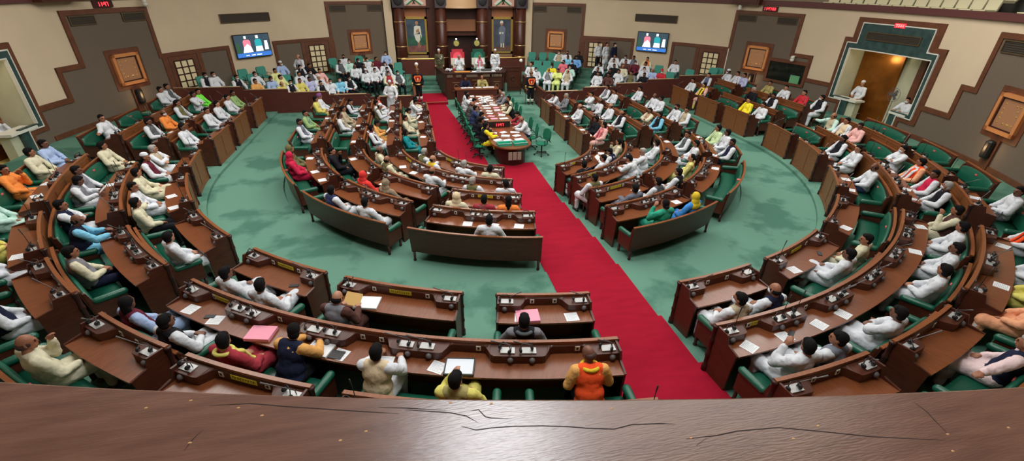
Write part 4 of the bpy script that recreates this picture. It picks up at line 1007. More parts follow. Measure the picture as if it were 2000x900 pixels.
HAIRD = {'k':[((0,-.022,.04),(.085,.098,.096)),((0,-.045,-.02),(.078,.062,.075)),((0,.03,.085),(.068,.055,.04))],
 'bald':[((0,-.035,-.015),(.084,.075,.06)),((-.062,.0,.0),(.022,.045,.04)),((.062,.0,.0),(.022,.045,.04))],
 'long':[((0,-.024,.04),(.088,.1,.098)),((0,-.07,-.06),(.075,.05,.14)),((0,-.09,-.2),(.05,.035,.13))],
 'bun':[((0,-.022,.038),(.085,.098,.096)),((0,-.05,-.02),(.078,.06,.075)),((0,-.125,-.03),(.05,.045,.045))],
 'cap':[((0,-.035,-.0),(.082,.08,.07))], 'capw':[((0,-.01,.085),(.086,.103,.05)),((0,-.01,.11),(.075,.09,.05))],
 'turban':[((0,-.01,.06),(.11,.118,.085)),((0,-.03,.03),(.1,.1,.09)),((0,.03,.1),(.085,.07,.06))],
 'hood':[((0,-.04,.03),(.105,.105,.12)),((0,-.06,-.1),(.12,.085,.13)),((0,-.07,-.2),(.19,.1,.1))],
 'hat':[((0,.0,.075),(.098,.115,.03)),((0,-.02,.11),(.1,.11,.04)),((0,.1,.065),(.06,.05,.01))],
 'mask':[((0,.045,-.045),(.062,.068,.05)),((0,.085,-.02),(.03,.034,.03))]}
MC = {}
def cached(key, fn):
    if key not in MC: MC[key] = fn()
    return MC[key]
COL = dict(w=(206,209,214),c=(204,198,170),y=(206,196,104),yl=(232,214,50),yp=(214,214,150),o=(228,136,66),oy=(216,160,92),op=(226,160,122),p=(222,170,164),pw=(222,196,196),pk=(214,110,122),b=(158,178,212),lb=(120,186,214),bl=(110,160,214),
 g=(60,140,80),r=(190,40,50),red=(186,48,56),redk=(156,52,62),redp=(190,36,70),redo=(224,96,72),k=(26,26,32),grey=(120,120,126),greyd=(84,88,90),greyb=(102,106,120),navy=(30,34,56),navyb=(50,60,98),navyw=(90,96,128),black=(28,27,32),beige=(172,158,132),cream=(212,190,156),
 olive=(104,100,66),khaki=(158,146,92),maroon=(96,34,48),brown=(86,56,50),tan=(170,138,112),orange=(240,84,40),mint=(182,214,202),lgreen=(142,172,112),lgr=(188,208,160),lgy=(210,222,138),neon=(124,232,80),sage=(118,148,122),lav=(178,180,214),jeans=(58,72,104),yellow=(210,180,50),
 teal=(26,132,140),sareer=(214,58,54),saree1=(34,150,120),saree2=(52,128,200),ylp=(204,194,118),stripe=(140,120,96),check=(110,116,128),greyl=(150,150,150),**{'or':(230,128,60)})
PAT = {'check':8,'stripe':10,'ylp':20,'saree1':6,'saree2':6}
def cmat(c):
    if c in PAT: return mat('cloth_'+c, COL[c], .85, noise_scale=PAT[c], amt=.35, bump=.3, bscale=14)
    return mat('cloth_'+c, COL[c], .85, bump=.8, bscale=7, spec=.15, noise_scale=5, amt=.05)
WORD = dict(w='white',c='cream',y='yellow',yl='bright yellow',yp='pale yellow',o='orange',oy='amber',op='peach',p='pink',pw='pale pink',pk='pink',b='blue',lb='sky-blue',bl='blue',r='red',red='red',redk='dark red',redp='crimson',redo='coral',k='black',grey='grey',greyd='dark grey',greyb='grey',navy='navy',navyb='navy',navyw='navy',black='black',beige='beige',cream='cream',olive='olive',khaki='khaki',maroon='maroon',brown='brown',tan='tan',orange='orange',mint='mint',lgreen='green',lgr='pale green',lgy='lime',neon='neon green',sage='sage green',lav='lavender',jeans='blue',yellow='yellow',teal='teal',sareer='red',saree1='green',saree2='blue',ylp='yellow patterned',stripe='striped',check='checked',greyl='grey',**{'or':'orange'})
SCW = {'scarfy':'y','scarfk':'greyd','scarfg':'yellow','scarfo':'orange','scarfw':'w','scarfyl':'yl','scarfp':'pk','scarfb':'beige'}
pidx = 0
def person(a, loc, rz, where, group, yaw=0, key=None, flip=None):
    """a = kurta, vest, legs, hair, pose, extras"""
    global pidx
    pidx += 1
    kurta, vest, legs, hair, ps = a[:5]; ex = a[5:]
    q = random.Random(pidx*13+1)
    flip = q.random() < .5 if flip is None else flip
    if kurta in ('k',) : pass
    yaw = yaw if yaw else q.choice((-28,0,0,28))
    sd = q.choice((0,4,9))
    big = key
    tanp = ps == 'papers'
    if tanp: ps = 'paper'
    pk_ = (ps,yaw,flip)
    J = pose(ps,yaw,flip)
    woman = kurta in ('teal','sareer','saree1','saree2','ylp','stripe') or hair.startswith('hood') or hair in ('long','bun')
    long_ = legs not in ('k','navy','jeans','grey') or woman
    garment = 'saree' if kurta.startswith('saree') or kurta in ('teal',) or hair.startswith('hood') else ('kurta' if long_ else 'shirt')
    d = 'person in %s%s %s' % ('black' if kurta=='k' else WORD[kurta], '' , garment)
    if vest != '-': d += ' and %s vest' % WORD[vest]
    else:
        for e in ex:
            if e in SCW: d += ' and %s scarf' % WORD[SCW[e]]
    if hair == 'turban': d = d.replace('person','person with purple turban',1)
    elif hair.startswith('cap'): d = d.replace('person','capped person',1)
    elif hair.startswith('bald'): d = d.replace('person','balding person',1)
    elif hair == 'g': d = d.replace('person','grey-haired person',1)
    elif 'mask' in ex or 'maskd' in ex: d = d.replace('person','masked person',1)
    t = thing('person', d+', '+where, 'person', loc, rz, group)
    sk = q.choice((SKIN,SKIN,SKIN2,SKIN3))
    link('body', cached(('b',)+pk_, lambda: body_mesh(J)), sk, t)
    link(garment, cached(('c',long_,sd)+pk_, lambda: cloth_mesh(J,long_,sd)), cmat(kurta), t)
    lg = 'w' if woman and legs==kurta else legs
    link('trousers', cached(('t',)+(ps,flip), lambda: trouser_mesh(J,1)), cmat(legs if legs in COL else 'w'), t)
    link('shoes', cached(('s',)+(ps,flip), lambda: shoe_mesh(J)), BLACK if q.random()<.7 else HAIRB, t)
    if vest != '-': link('vest', cached(('v',ps,flip), lambda: vest_mesh(J,2)), cmat(vest), t)
    hk_ = {'k':'k','g':'k','baldb':'bald','baldk':'bald','w':'k','capr':'cap'}.get(hair, hair)
    if hk_.startswith('hood'):
        hc = {'hood':'w','hoodo':'olive','hoodr':'redp','hoodr2':'sareer','hoods':'stripe','hoodc':'cream','hooda':'yellow'}[hk_]
        link('hair', cached(('h','k')+pk_, lambda: head_add(J,HAIRD['k'],'hair')), HAIRK, t)
        link('veil', cached(('h','hood')+pk_, lambda: head_add(J,HAIRD['hood'],'veil',.014)), cmat(hc), t)
    else:
        nm = 'turban' if hk_ == 'turban' else 'hair'
        link(nm, cached(('h',hk_)+pk_, lambda: head_add(J,HAIRD[hk_ if hk_ != 'cap' else 'cap'],nm, .012 if hk_ == 'turban' else None)), cmat('lav') if False else (mat('cloth_purple',(128,72,130),.8) if hk_=='turban' else HAIRG if hair == 'g' else HAIRB if hair == 'baldb' else HAIRK), t)
        if hk_ == 'cap': link('cap', cached(('h','capw')+pk_, lambda: head_add(J,HAIRD['capw'],'cap')), cmat('red' if hair=='capr' else 'w'), t)
    link('eyes', cached(('e',)+pk_, lambda: head_add(J,[((-.03,.088,.008),(.011,.008,.007)),((.03,.088,.008),(.011,.008,.007)),((-.03,.09,.03),(.018,.008,.004)),((.03,.09,.03),(.018,.008,.004))],'eyes')), HAIRK, t)
    if not woman and 'mask' not in ex and q.random() < .6: link('moustache', cached(('m',)+pk_, lambda: head_add(J,[((0,.1,-.037),(.03,.01,.009))],'moustache')), HAIRG if hair=='g' else HAIRK, t)
    if 'mask' in ex or 'maskd' in ex: link('face_mask', cached(('h','mask')+pk_, lambda: head_add(J,HAIRD['mask'],'face_mask')), cmat('w') if 'mask' in ex else cmat('k'), t)
    for e in ex:
        if e in SCW:
            def scarf():
                mb = MB(); n_ = J['nec']; c = J['che']; b = J['bel']
                ring = [n_+Vector((.112*math.cos(x*PI/6),.112*math.sin(x*PI/6)-.0,.0+.02*math.sin(x*PI/6)*-1)) for x in range(13)]
                for i in range(12): mb.capsule(ring[i],.03,ring[i+1],.03,8)
                for s_ in (-1,1):
                    P_ = [n_+Vector((s_*.085,.065,-.03)), c+Vector((s_*.09,.15,.03)), b+Vector((s_*.08,.19,.03)), J['pel']+Vector((s_*.07,.21,.12))]
                    for i in range(3): mb.capsule(P_[i],.028,P_[i+1],.03,8); mb.capsule(P_[i]+Vector((s_*.03,-.01,0)),.024,P_[i+1]+Vector((s_*.035,-.01,0)),.026,8)
                return remesh(mb,.014,2,'scarf',.004,5)
            link('scarf', cached(('sc',ps,flip), scarf), cmat(SCW[e]), t)
    if ps == 'paper':
        mb = MB(); mb.box(-.15,.15,-.002,.002,-.11,.11)
        o = link('held_paper', cached('hp', lambda: mb.mesh('held_paper')), mat('tan_paper',(222,180,110),.8) if tanp else PAPER); 
        R3 = Matrix.Rotation(rz,4,'Z'); o.matrix_world = Matrix.Translation(Vector(loc)) @ R3 @ Matrix.Translation(Vector((0,.46,.9))) @ Matrix.Rotation(R_(-50),4,'X')
        tag(o, ('tan' if tanp else 'white')+' sheet held by member, '+where, 'paper')
    return t
MEM = """A -22.8 -0.11 c - w k sit
A -36.4 -0.02 w - w g desk
A -52.6 0.00 w yellow w bald sit
A -63.7 0.03 w olive w g desk
A -96.6 0.08 teal - teal bun sit
A -116.5 0.02 c - c k sit
A -129.1 0.05 c - c k paper
A -145.1 -0.30 w - w k write
A -150.4 -0.27 c - c k write
A 21.7 0.05 k - w k sit
A 35.1 0.05 w - w k sit
A 46.9 0.08 w navy w k paper
A 64.1 -0.07 c beige w k face
A 94.6 -0.29 p - p long sit scarfp
A 102.7 -0.16 k - k k hands
A 124.3 -0.06 w - w bald sit
A 146.1 0.01 grey - w g sit
A 151.4 -0.20 w - w k write
B -14.7 0.13 w - w k sit
B -25.0 -0.04 w olive w g sit
B -41.1 -0.07 w - w bald desk
B -61.1 0.05 c olive c bald sit
B -72.3 -0.21 c beige c bald sit
B -100.3 0.09 w maroon w k sit scarfw
B -107.9 0.04 oy - w k paper
B -134.1 0.16 w olive w cap paper
B -139.7 0.11 w - w k sit
B -150.8 0.11 w redo w k hands
B 14.1 0.12 w olive w k sit
B 39.8 -0.30 w - w k write
B 49.6 -0.26 w - w g desk
B 63.4 0.01 w - w k sit mask
B 106.7 -0.06 w black w bald sit
B 119.2 -0.02 w - w bald sit
B 129.3 -0.12 w - w bald face
B 143.3 0.04 w - w k cross
C -13.4 0.15 or - w long sit
C -18.8 0.20 redk - w k sit
C -25.2 0.20 c - c hoodc sit
C -43.8 0.20 stripe - stripe hoods sit
C -52.1 -0.00 sareer - sareer hoodr2 sit
C -74.5 0.09 k black w k face
C -116.5 0.08 w - w long sit scarfb
C -127.1 -0.00 beige - w k sit
C -140.8 0.03 w black w k paper
C 17.6 0.20 greyb - w k leg
C 25.7 0.03 w greyd w k sit
C 35.4 0.10 w black w k sit
C 48.7 -0.07 ylp - w bun sit
C 62.9 -0.00 w - w k hands
C 72.6 -0.11 w greyd w k sit
C 98.3 -0.03 lb black w k sit
C 105.3 -0.20 c tan w k cross
C 142.7 -0.08 w - w k sit
C 153.8 0.03 w grey w k sit
D -16.3 0.09 w - w k sit
D -39.3 0.03 w - w k hands
D -48.5 -0.02 w navyb w k sit
D -72.7 -0.11 redp - redp hoodr sit
D -78.0 -0.21 olive - redp hoodo sit
D -105.0 -0.02 w greyb w k sit
D -117.7 0.10 lgreen sage w k hands
D -141.9 0.12 y - y k sit
D -147.2 -0.08 w - w turban sit
D 16.3 -0.08 saree1 - saree1 bun face
D 23.4 0.12 saree2 - saree2 hooda sit
D 64.3 -0.30 w navy navy k sit
D 73.3 0.01 w - w k sit
D 77.4 -0.13 lgr - w k sit
D 100.3 0.11 w beige w k sit
D 105.6 -0.23 w - w k sit maskd
D 121.7 0.03 w - w k sit
D 127.0 -0.05 w - w bald sit
D 143.2 0.02 w - w k sit
O1 -11.5 0.09 grey black w k sit scarfk
O1 -27.1 0.03 brown grey w bald papers
O1 -34.2 0.09 w - w k leg
O1 -38.4 0.03 w - w k leg
O1 -49.4 -0.09 w - c k sit
O1 -61.1 0.01 c - k k arm
O1 -66.8 0.04 w - w k sit
O1 -72.3 0.01 c - c k leg
O1 -78.7 0.06 w maroon w cap sit
O1 -82.7 0.04 w beige w g cross
O1 -98.7 0.09 w - w k sit
O1 -120.9 0.19 w - w k sit
O1 -131.6 0.20 w - w k sit
O1 -143.0 -0.03 w - w k sit
O1 -151.6 0.20 lgreen - w k sit
O1 6.8 0.06 w beige w k hands mask
O1 10.7 0.01 w navy w bald sit mask
O1 22.7 -0.06 w - w k leg
O1 27.5 -0.08 c - c k sit
O1 54.8 -0.08 w - jeans bald sit
O1 63.8 0.03 w - w k hands
O1 69.4 -0.00 w black w k sit
O1 97.4 -0.11 w - w k sit
O1 106.2 -0.22 yl - yl k sit
O1 140.2 -0.27 p brown y k sit scarfyl
O1 152.1 -0.06 w - w k hands
O2 -7.5 -0.19 oy orange k baldb down scarfg
O2 -15.6 0.02 y khaki y k face
O2 -20.9 -0.29 w cream w k desk
O2 -27.2 -0.30 oy navy k k write
O2 -30.7 -0.02 redk - w k sit scarfy
O2 -35.7 0.02 w black w k hands
O2 -40.0 0.10 b maroon w long sit
O2 -51.4 -0.04 c grey navy k hands
O2 -58.3 -0.12 lb navy lb bald desk
O2 -63.4 -0.08 w navy w k cross
O2 -70.9 -0.06 w grey w k paper
O2 -74.4 -0.06 w grey grey k sit
O2 -84.1 0.13 c - c k sit
O2 -102.9 -0.23 w greyd w k hands
O2 -114.6 -0.13 o - w bald sit mask
O2 -129.8 0.10 w olive w k sit
O2 -145.2 0.20 w - w k cross
O2 -150.5 0.02 neon - w k sit
O2 6.6 -0.03 w - w k face
O2 9.1 0.00 w check w k sit
O2 15.6 0.03 w - w k cross
O2 25.3 -0.09 w - w k hands
O2 30.7 -0.11 w - w k sit
O2 36.5 -0.09 w - w k sit
O2 41.1 -0.14 c brown c k face
O2 49.1 -0.09 w black w g leg mask
O2 53.1 -0.18 w redp w k sit
O2 57.8 -0.14 op orange op k sit scarfw
O2 63.4 -0.14 w - w k cross mask
O2 75.5 -0.11 p - w k sit
O2 78.7 -0.24 w cream w k sit
O2 82.1 -0.30 mint beige w bald arm
O2 107.7 -0.09 w black w k sit
O2 120.9 -0.11 k - w g leg
O2 158.9 0.20 w navyw w k sit
O3 -39.6 -0.27 c - c baldb face
O3 -47.2 -0.26 w navy w k sit
O3 -55.5 -0.30 w - w k sit
O3 -60.1 -0.30 y - w k hands
O3 -66.9 -0.19 mint - w k sit
O3 -75.2 0.04 o - o k face
O3 -80.9 -0.01 c - c k sit
O3 -84.0 0.02 b - w k hands
O3 -102.7 -0.22 w - w k arm
O3 -148.1 0.20 w - w k sit
O3 -154.1 0.20 w greyd w k sit
O3 17.8 -0.05 pw navy pw g arm
O3 25.0 -0.15 op - w k sit
O3 29.5 -0.30 y - w k sit
O3 33.6 -0.30 w - w k sit
O3 40.3 -0.30 w navy w g sit scarfo
O3 48.6 -0.13 w - grey k hands
O3 94.3 -0.30 w black w k sit mask
O3 104.1 -0.26 red - w k sit
O3 115.2 -0.30 w - w k sit
O3 125.9 -0.30 khaki - w k sit
O3 146.7 0.16 lav - w k sit
O3 152.0 -0.02 w - w k sit
O3 158.4 -0.30 w - w cap sit mask"""
cnt = {}
for l in MEM.strip().splitlines():
    a = l.split(); row = a[0]; tt = float(a[1]); off = float(a[2]); sg = 1 if tt > 0 else -1
    cnt[(row,sg)] = cnt.get((row,sg),0)+1
    Rr, z = ROWS[row]; p, e = upath(Rr+.94+max(-.14,min(.0,off)), tt)
    rz = R_(max(-90,min(90,tt)))
    person(a[3:], (p.x,p.y,z), rz, '%s from carpet, %s row, %s' % (ORD[cnt[(row,sg)]], RN2[row], sideN[sg]), 'members in the %s row' % RN2[row], yaw={'face':-20}.get(a[7] if len(a)>7 else '',0))
# guests on teal chairs
def guest_chair():
    t = thing('guest_chair','x x x x','chair')
    F = lambda a,b,d:(a,d-(b-.45)*.12,b)
    mb = MB(); mb.box(-.24,.24,-.24,.24,.38,.45); obj('seat', mb, TEAL, t)
    mb = MB(); mb.prism([(-.22,.46),(.22,.46),(.25,.6),(.25,.84),(.2,.9),(-.2,.9),(-.25,.84),(-.25,.6)], -.3,-.22, F); obj('backrest', mb, TEAL, t)
    for s_ in (-1,1):
        mb = MB(); mb.tube([(s_*.26,.2,0),(s_*.26,.18,.58),(s_*.26,-.2,.6),(s_*.25,-.25,0)], .016, 6); obj('leg_frame', mb, BLACK, t)
    return t
BK = """0 -24.9 .
0 -30.9 .
0 -46.7 .
0 -50.5 .
0 -58.8 .
0 17.8 .
0 20.5 .
0 22.8 .
0 61.7 .
0 64.0 .
1 -19.7 b - k k sit mask
1 -23.5 .
1 -30.0 w - k k sit maskd
1 -40.3 k - k k sit mask
1 -44.7 b - k cap sit mask
1 -51.0 .
1 -54.1 .
1 -59.5 w - w k sit mask
1 -61.9 w black k k sit mask
1 25.1 w beige k k sit mask
1 27.2 w - k k sit maskd
1 30.1 k - k k sit
1 39.4 w - w k sit
1 42.1 w - w k sit mask
1 44.2 w greyb w k sit
1 47.6 c or w k sit
1 50.4 .
1 54.5 w - w k sit
1 58.0 .
2 -17.6 .
2 -23.4 maroon - k k sit
2 -25.7 w - w k sit mask
2 -28.0 k - k k sit mask
2 -30.3 mint - k k sit mask
2 -32.6 w greyd k k sit mask
2 -40.2 k - k k sit
2 -42.5 w black k k sit mask
2 -45.7 .
2 -48.5 yp - w k sit
2 -53.3 w - w k sit mask
2 -57.6 w black k k sit mask
2 19.8 .
2 22.3 .
2 25.1 .
2 27.9 lb - k k sit
2 30.3 bl - k k sit
2 40.2 w - w k sit
2 43.4 brown - k k sit
2 45.9 maroon - k k sit mask
2 48.6 w - w k sit
2 54.9 .
3 -18.8 .
3 -22.6 w - k k sit mask
3 -25.8 w - k bald sit
3 -28.3 w black k k sit
3 -30.7 w - k bald sit
3 -40.0 p - w k sit
3 -42.6 w greyd k k sit mask
3 -45.4 w - k k sit
3 -50.2 yp - w k sit
3 -52.6 b - k k sit mask
3 -57.0 oy - k k sit
3 19.2 .
3 21.6 .
3 24.1 .
3 27.4 pk - k k sit maskd
3 29.8 k - k k sit mask
3 37.4 w - w k sit mask
3 41.6 k - k k sit
3 44.1 c - c bald sit
3 49.9 w - w k sit mask
3 52.3 b - k g sit
3 54.7 red - k capr sit mask
4 -23.6 w grey k k sit mask
4 -27.1 w - k k sit mask
4 -29.7 w - k cap sit mask
4 -43.0 w - w cap sit
4 -45.6 lav - k k sit
4 -48.3 y - k k sit
4 -50.9 w black k k sit mask
4 -53.5 y - k bald sit
4 17.9 w - w bald sit
4 21.2 .
4 24.7 yl - k k sit mask
4 30.1 mint - w k sit mask
4 38.2 k - k k sit
4 41.8 k - k k sit
4 44.4 w - w k sit
4 48.1 grey olive w k sit
4 51.8 k - k k sit
5 -22.3 w greyd k k sit mask
5 -25.1 c redk c k sit mask
5 -37.1 w black k k hands mask
5 -39.9 lb - k k sit mask
5 -42.7 w - k k sit mask
5 -45.6 w black k k sit
5 20.4 w - w k sit mask
5 24.4 w grey w bald face
5 27.2 lgy - lgy k cross
5 30.3 w beige w bald sit
5 39.7 w - w k sit
5 43.0 brown - k k sit"""
gc = None; cn = {}; RB = ['back','second from back','third from back','fourth from back','fifth from back','front']
for l in BK.strip().splitlines():
    a = l.split(); i = int(a[0]); tt = float(a[1]); sg = 1 if tt > 0 else -1
    R, z = BACK[i]; 
    cn[(i,sg)] = cn.get((i,sg),0)+1
    p = wp(tt, R, z)
    if p.y < 24.1: p.y = 24.1
    if abs(p.x) < 3.75: p.x = 3.75*sg
    yaw_face = R_(180-tt)
    lab = '%steal guest chair, %s from stage, %s guest row, %s side' % ('empty ' if a[2] == '.' else '', ORD[cn[(i,sg)]], RB[i], sideN[sg])
    if gc is None: gc = guest_chair(); gc.location = p; gc.rotation_euler = (0,0,yaw_face); gc['label'] = lab; gc['group'] = 'guest chairs behind the barriers'
    else: dup(gc, p, yaw_face, lab, 'guest chairs behind the barriers')
    if a[2] != '.':
        person(a[2:], p, yaw_face, '%s from stage, %s, %s' % (ORD[cn[(i,sg)]], 'front row' if i == 5 else RB[i].replace(' from back','-last')+' row', sideN[sg]), 'guests in the %s row' % RB[i])
# people at the long table and clerks
TB = [(-1.0,22.75,-90,'w - k k desk'),(-1.02,22.0,-90,'w - k k desk'),(-.98,21.25,-90,'brown - k k write'),(-1.02,20.5,-90,'greyd - k baldb desk'),(-.98,19.75,-90,'navyb - k k desk'),(-1.02,18.7,-90,'k - k k write'),(-1.02,17.75,-90,'k - k k desk'),(-.96,16.95,-80,'yl black k long desk'),
      (1.05,23.15,90,'brown - k k desk'),(1.0,22.3,90,'grey - k g desk mask'),(1.08,21.35,90,'c - k k desk'),(.98,20.5,90,'c black k k write'),(1.02,18.55,90,'redk - k k write'),(1.0,17.7,90,'w - navy baldb write')]
for i,(x,y,r_,a) in enumerate(TB):
    person(a.split(), (x,y,0), R_(r_), '%s from north on %s of table' % (ORD[i+1] if i < 8 else ORD[i-7], 'left' if x < 0 else 'right'), 'officials at the long table', yaw=10)
person('navy - navy k desk'.split(),(-.55,26.0,.14),PI,'clerks desk, left seat','clerks at the desk',yaw=5)
person('khaki - k baldb face'.split(),(.4,25.95,.14),PI,'clerks desk, right seat','clerks at the desk',yaw=5)
person('w - w g desk'.split(),(-.48,29.6,.75),PI,'on the red presiding chair',None,yaw=5)
person('w - w baldb desk scarfp'.split(),(.8,29.6,.75),PI,'on the green presiding chair',None,yaw=5)
# standing people
def stander(a, x, y, z, deg, where, ps='stand', yaw=2, flip=False):
    b = a.split(); b.insert(4,ps); return person(b,(x,y,z),R_(deg),where,None,yaw=yaw,flip=flip)
t = stander('khaki - khaki cap',-1.72,28.9,.75,180,'khaki uniformed guard standing left of dais'); t['label'] = 'guard in khaki uniform and cap standing left of the dais'
for ch in t.children:
    if ch.name.startswith('kurta'): ch.material_slots[0].link = 'OBJECT'; ch.material_slots[0].material = mat('uniform_olive',(70,66,40),.7)
mb = MB(); mb.tube([(-.14,.1,1.42),(-.18,.14,1.3),(-.1,.16,1.2),(-.02,.15,1.3)],.014,6); mb.tube([(-.12,.12,1.4),(-.1,.16,1.28),(-.04,.15,1.22)],.012,6); obj('white_lanyard', mb, WHITE, t)
t = stander('w - w cap',1.62,28.6,.75,180,'white uniform'); t['label'] = 'guard in white naval style uniform and cap standing right of dais'
mb = MB(); mb.tube([(.12,.13,1.4),(0,.15,1.2),(-.14,.14,1.05)],.012,6); obj('dark_sling', mb, BLACK, t)
stander('w - w cap',-4.5,23.1,.1,175,'standing with back to barrier, upper left','stand_lean')
stander('w - k k mask',8.62,29.6,1.0,200,'standing by the right door, left one')
stander('w - w k',9.05,29.35,1.0,205,'standing by the right door, middle one')
stander('navy - navy k mask',9.5,29.1,1.0,210,'standing by right door, right one')
stander('w - k bald',-9.3,27.75,.72,150,'standing among guests near left door','stand_lean')
p = wp(88.0,RW+.62,.6); t = stander('w - w cap',p.x,p.y,p.z,90,'standing behind far counter, right balcony opening','stand_lean')
p = wp(96.3,RW+.6,.8); person('w - k k desk mask'.split(),(p.x,p.y,p.z),R_(92),'behind near counter, right balcony opening',None,yaw=10)
p = wp(-88.0,RW+.6,.72); person('w - w cap face'.split(),(p.x,p.y,p.z),R_(-90),'behind counter, left balcony opening',None,yaw=-10)
# marshals with crests and plumed turbans
for x,y,l in ((-3.12,25.9,'left'),(3.0,25.15,'right')):
    t = stander('k - k k',x,y,0 if x > 0 else .16,180,'marshal'); t['label'] = 'marshal in dark coat with orange crest on chest, %s of the dais' % l
    F = lambda a,b,d:(a,d,b)
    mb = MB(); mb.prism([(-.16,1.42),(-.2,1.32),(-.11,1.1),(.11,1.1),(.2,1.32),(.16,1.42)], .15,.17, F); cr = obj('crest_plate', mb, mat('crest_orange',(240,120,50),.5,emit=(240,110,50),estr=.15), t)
    mb = MB(); mb.prism([(-.11,1.38),(-.14,1.31),(-.08,1.15),(.08,1.15),(.14,1.31),(.11,1.38)], .17,.175, F); obj('crest_centre', mb, mat('crest_red',(176,30,34),.5), cr)
    mb = MB(); mb.ell((0,.178,1.24),(.035,.008,.06),10,8); mb.box(-.02,.02,.172,.182,1.16,1.2); obj('crest_mark', mb, mat('crest_gold',(246,214,150),.5), cr)
    mb = MB(); mb.ell((0,0,1.7),(.12,.125,.07),14,8); mb.ell((0,0,1.74),(.08,.085,.06),12,8); tb_ = obj('turban', mb, mat('turban_dark',(96,60,30),.6), t, True)
    mb = MB(); mb.prism([(-.03,1.78),(.03,1.78),(.06,1.9),(.02,1.98),(-.01,1.92),(-.05,1.9)], -.01,.02, F); obj('plume', mb, GOLD, tb_)
    mb = MB(); mb.lathe([(.185,.93),(.19,.99)], n=14); obj('belt', mb, GOLD, t, True)
    mb = MB()
    for s_ in (-1,1): mb.lathe([(.08,.14),(.085,.3)],(s_*.11,-.01,0),10)
    obj('white_gaiters', mb, PW, t, True)
    t2 = thing('ceremonial_mace','thin gold topped ceremonial staff held upright by the %s marshal' % l,'staff',(x-.3,y-.1,0 if x > 0 else .16))
    mb = MB(); mb.lathe([(.012,0),(.012,1.2)], n=8); obj('shaft', mb, WOODD, t2); mb = MB(); mb.ell((0,0,1.0),(.05,.05,.07)); mb.ell((0,0,.9),(.03,.03,.03)); obj('gold_head', mb, GOLD, t2, True)

# ------------------------------------------------------------------ foreground gallery rail (wood ledge)
m_ = bpy.data.materials.new('rail_wood'); m_.use_nodes = True; nt = m_.node_tree; b = nt.nodes['Principled BSDF']
tc = nt.nodes.new('ShaderNodeTexCoord'); mp = nt.nodes.new('ShaderNodeMapping'); nt.links.new(tc.outputs['Object'], mp.inputs[0]); mp.inputs['Scale'].default_value = (1.2,9,9)
n1 = nt.nodes.new('ShaderNodeTexNoise'); n1.inputs['Scale'].default_value = 4; n1.inputs['Detail'].default_value = 8; nt.links.new(mp.outputs[0], n1.inputs[0])
rp = nt.nodes.new('ShaderNodeValToRGB'); rp.color_ramp.elements[0].position = .3; rp.color_ramp.elements[0].color = lin((98,67,54)); rp.color_ramp.elements[1].position = .75; rp.color_ramp.elements[1].color = lin((119,84,69))
nt.links.new(n1.outputs[0], rp.inputs[0]); nt.links.new(rp.outputs[0], b.inputs['Base Color'])
b.inputs['Roughness'].default_value = .27
n2 = nt.nodes.new('ShaderNodeTexNoise'); n2.inputs['Scale'].default_value = 30; nt.links.new(mp.outputs[0], n2.inputs[0]); bp = nt.nodes.new('ShaderNodeBump'); bp.inputs['Strength'].default_value = .12; bp.inputs['Distance'].default_value = .004
nt.links.new(n2.outputs[0], bp.inputs['Height']); nt.links.new(bp.outputs[0], b.inputs['Normal'])
t = thing('gallery_rail','wide curved polished brown wooden gallery rail in the foreground','rail',(-3.4,.5,5.2))
def gpt(a,R,z): v = wp(a,R,z); return (v.x+3.4, v.y-.5, z-5.2)
mb = MB(); vs = []; fs = []; prof = [(16.62,5.0),(16.6,5.05),(16.59,5.19),(16.592,5.198),(16.596,5.2),(17.3,5.2),(17.3,5.0)]
A = [172+i*1.0 for i in range(42)]
for a in A: vs += [gpt(a,R,z) for R,z in prof]
n = len(prof)
for i in range(len(A)-1):
    for j in range(n): fs.append((i*n+j,i*n+(j+1)%n,(i+1)*n+(j+1)%n,(i+1)*n+j))
mb.add(vs, fs); obj('rail_top', mb, m_, t)
mb = MB(); vs = []; fs = []
for a in A: vs += [gpt(a,R,z) for R,z in ((16.66,4.2),(16.66,5.0),(16.8,5.0),(16.8,4.2))]
for i in range(len(A)-1):
    for j in range(4): fs.append((i*4+j,i*4+(j+1)%4,(i+1)*4+(j+1)%4,(i+1)*4+j))
mb.add(vs, fs); obj('parapet', mb, TRIM, t)
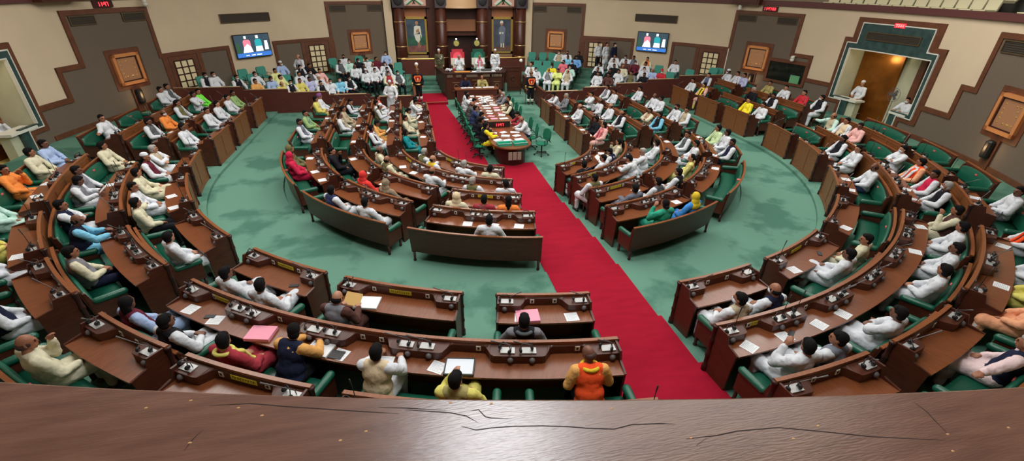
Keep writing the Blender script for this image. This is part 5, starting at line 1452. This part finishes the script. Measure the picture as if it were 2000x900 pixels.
# cracks and chips in the rail: thin dark splits lying in the surface
CRACK = mat('crack_dark',(40,26,24),.9); CHIP = mat('chip_pale',(196,150,96),.8)
CR = [[(-3.624, 0.736), (-3.568, 0.72), (-3.523, 0.707), (-3.49, 0.692), (-3.465, 0.668)], [(-3.681, 0.754), (-3.613, 0.738), (-3.534, 0.716)], [(-3.504, 0.668), (-3.473, 0.651), (-3.44, 0.65), (-3.395, 0.645), (-3.329, 0.633), (-3.275, 0.62), (-3.232, 0.607), (-3.178, 0.594), (-3.135, 0.597), (-3.072, 0.587), (-3.039, 0.579)], [(-3.475, 0.703), (-3.46, 0.703), (-3.448, 0.681), (-3.435, 0.675), (-3.391, 0.664)], [(-3.037, 0.541), (-2.967, 0.535), (-2.917, 0.536), (-2.822, 0.526), (-2.74, 0.5), (-2.64, 0.466), (-2.485, 0.425)], [(-4.053, 0.834), (-3.965, 0.822), (-3.884, 0.797), (-3.725, 0.752), (-3.635, 0.727)], [(-4.064, 0.721), (-4.058, 0.744), (-4.046, 0.767)], [(-2.456, 0.523), (-2.453, 0.493), (-2.459, 0.473), (-2.466, 0.434)], [(-3.024, 0.522), (-2.992, 0.534)]]
CH = [(-4.101, 0.858), (-3.989, 0.815), (-3.932, 0.782), (-4.06, 0.739), (-3.705, 0.695), (-3.162, 0.646), (-3.025, 0.541), (-2.731, 0.512), (-2.809, 0.495), (-2.467, 0.437), (-2.315, 0.423), (-3.756, 0.683), (-4.19, 0.855), (-3.52, 0.735), (-3.429, 0.714), (-2.499, 0.402)]
mb = MB()
for pts in CR:
    for i in range(len(pts)-1):
        a = Vector((pts[i][0]+3.4,pts[i][1]-.5,.0004)); c = Vector((pts[i+1][0]+3.4,pts[i+1][1]-.5,.0004)); d = (c-a); L_ = d.length
        if L_ < 1e-5: continue
        nrm = Vector((-d.y,d.x,0))/L_; w0 = .0011*(1 if 0 < i else .3); w1 = .0011*(1 if i < len(pts)-2 else .2)
        mb.add([a-nrm*w0,c-nrm*w1,c+nrm*w1,a+nrm*w0],[(0,1,2,3)])
obj('cracks', mb, CRACK, t)
mb = MB()
for x,y in CH: mb.ell((x+3.4,y-.5,.0),(.004,.0025,.0008),8,4)
obj('chips', mb, CHIP, t)
bpy.data.scenes.remove(WS)
print('PEOPLE', pidx, 'OBJECTS', len(bpy.data.objects))
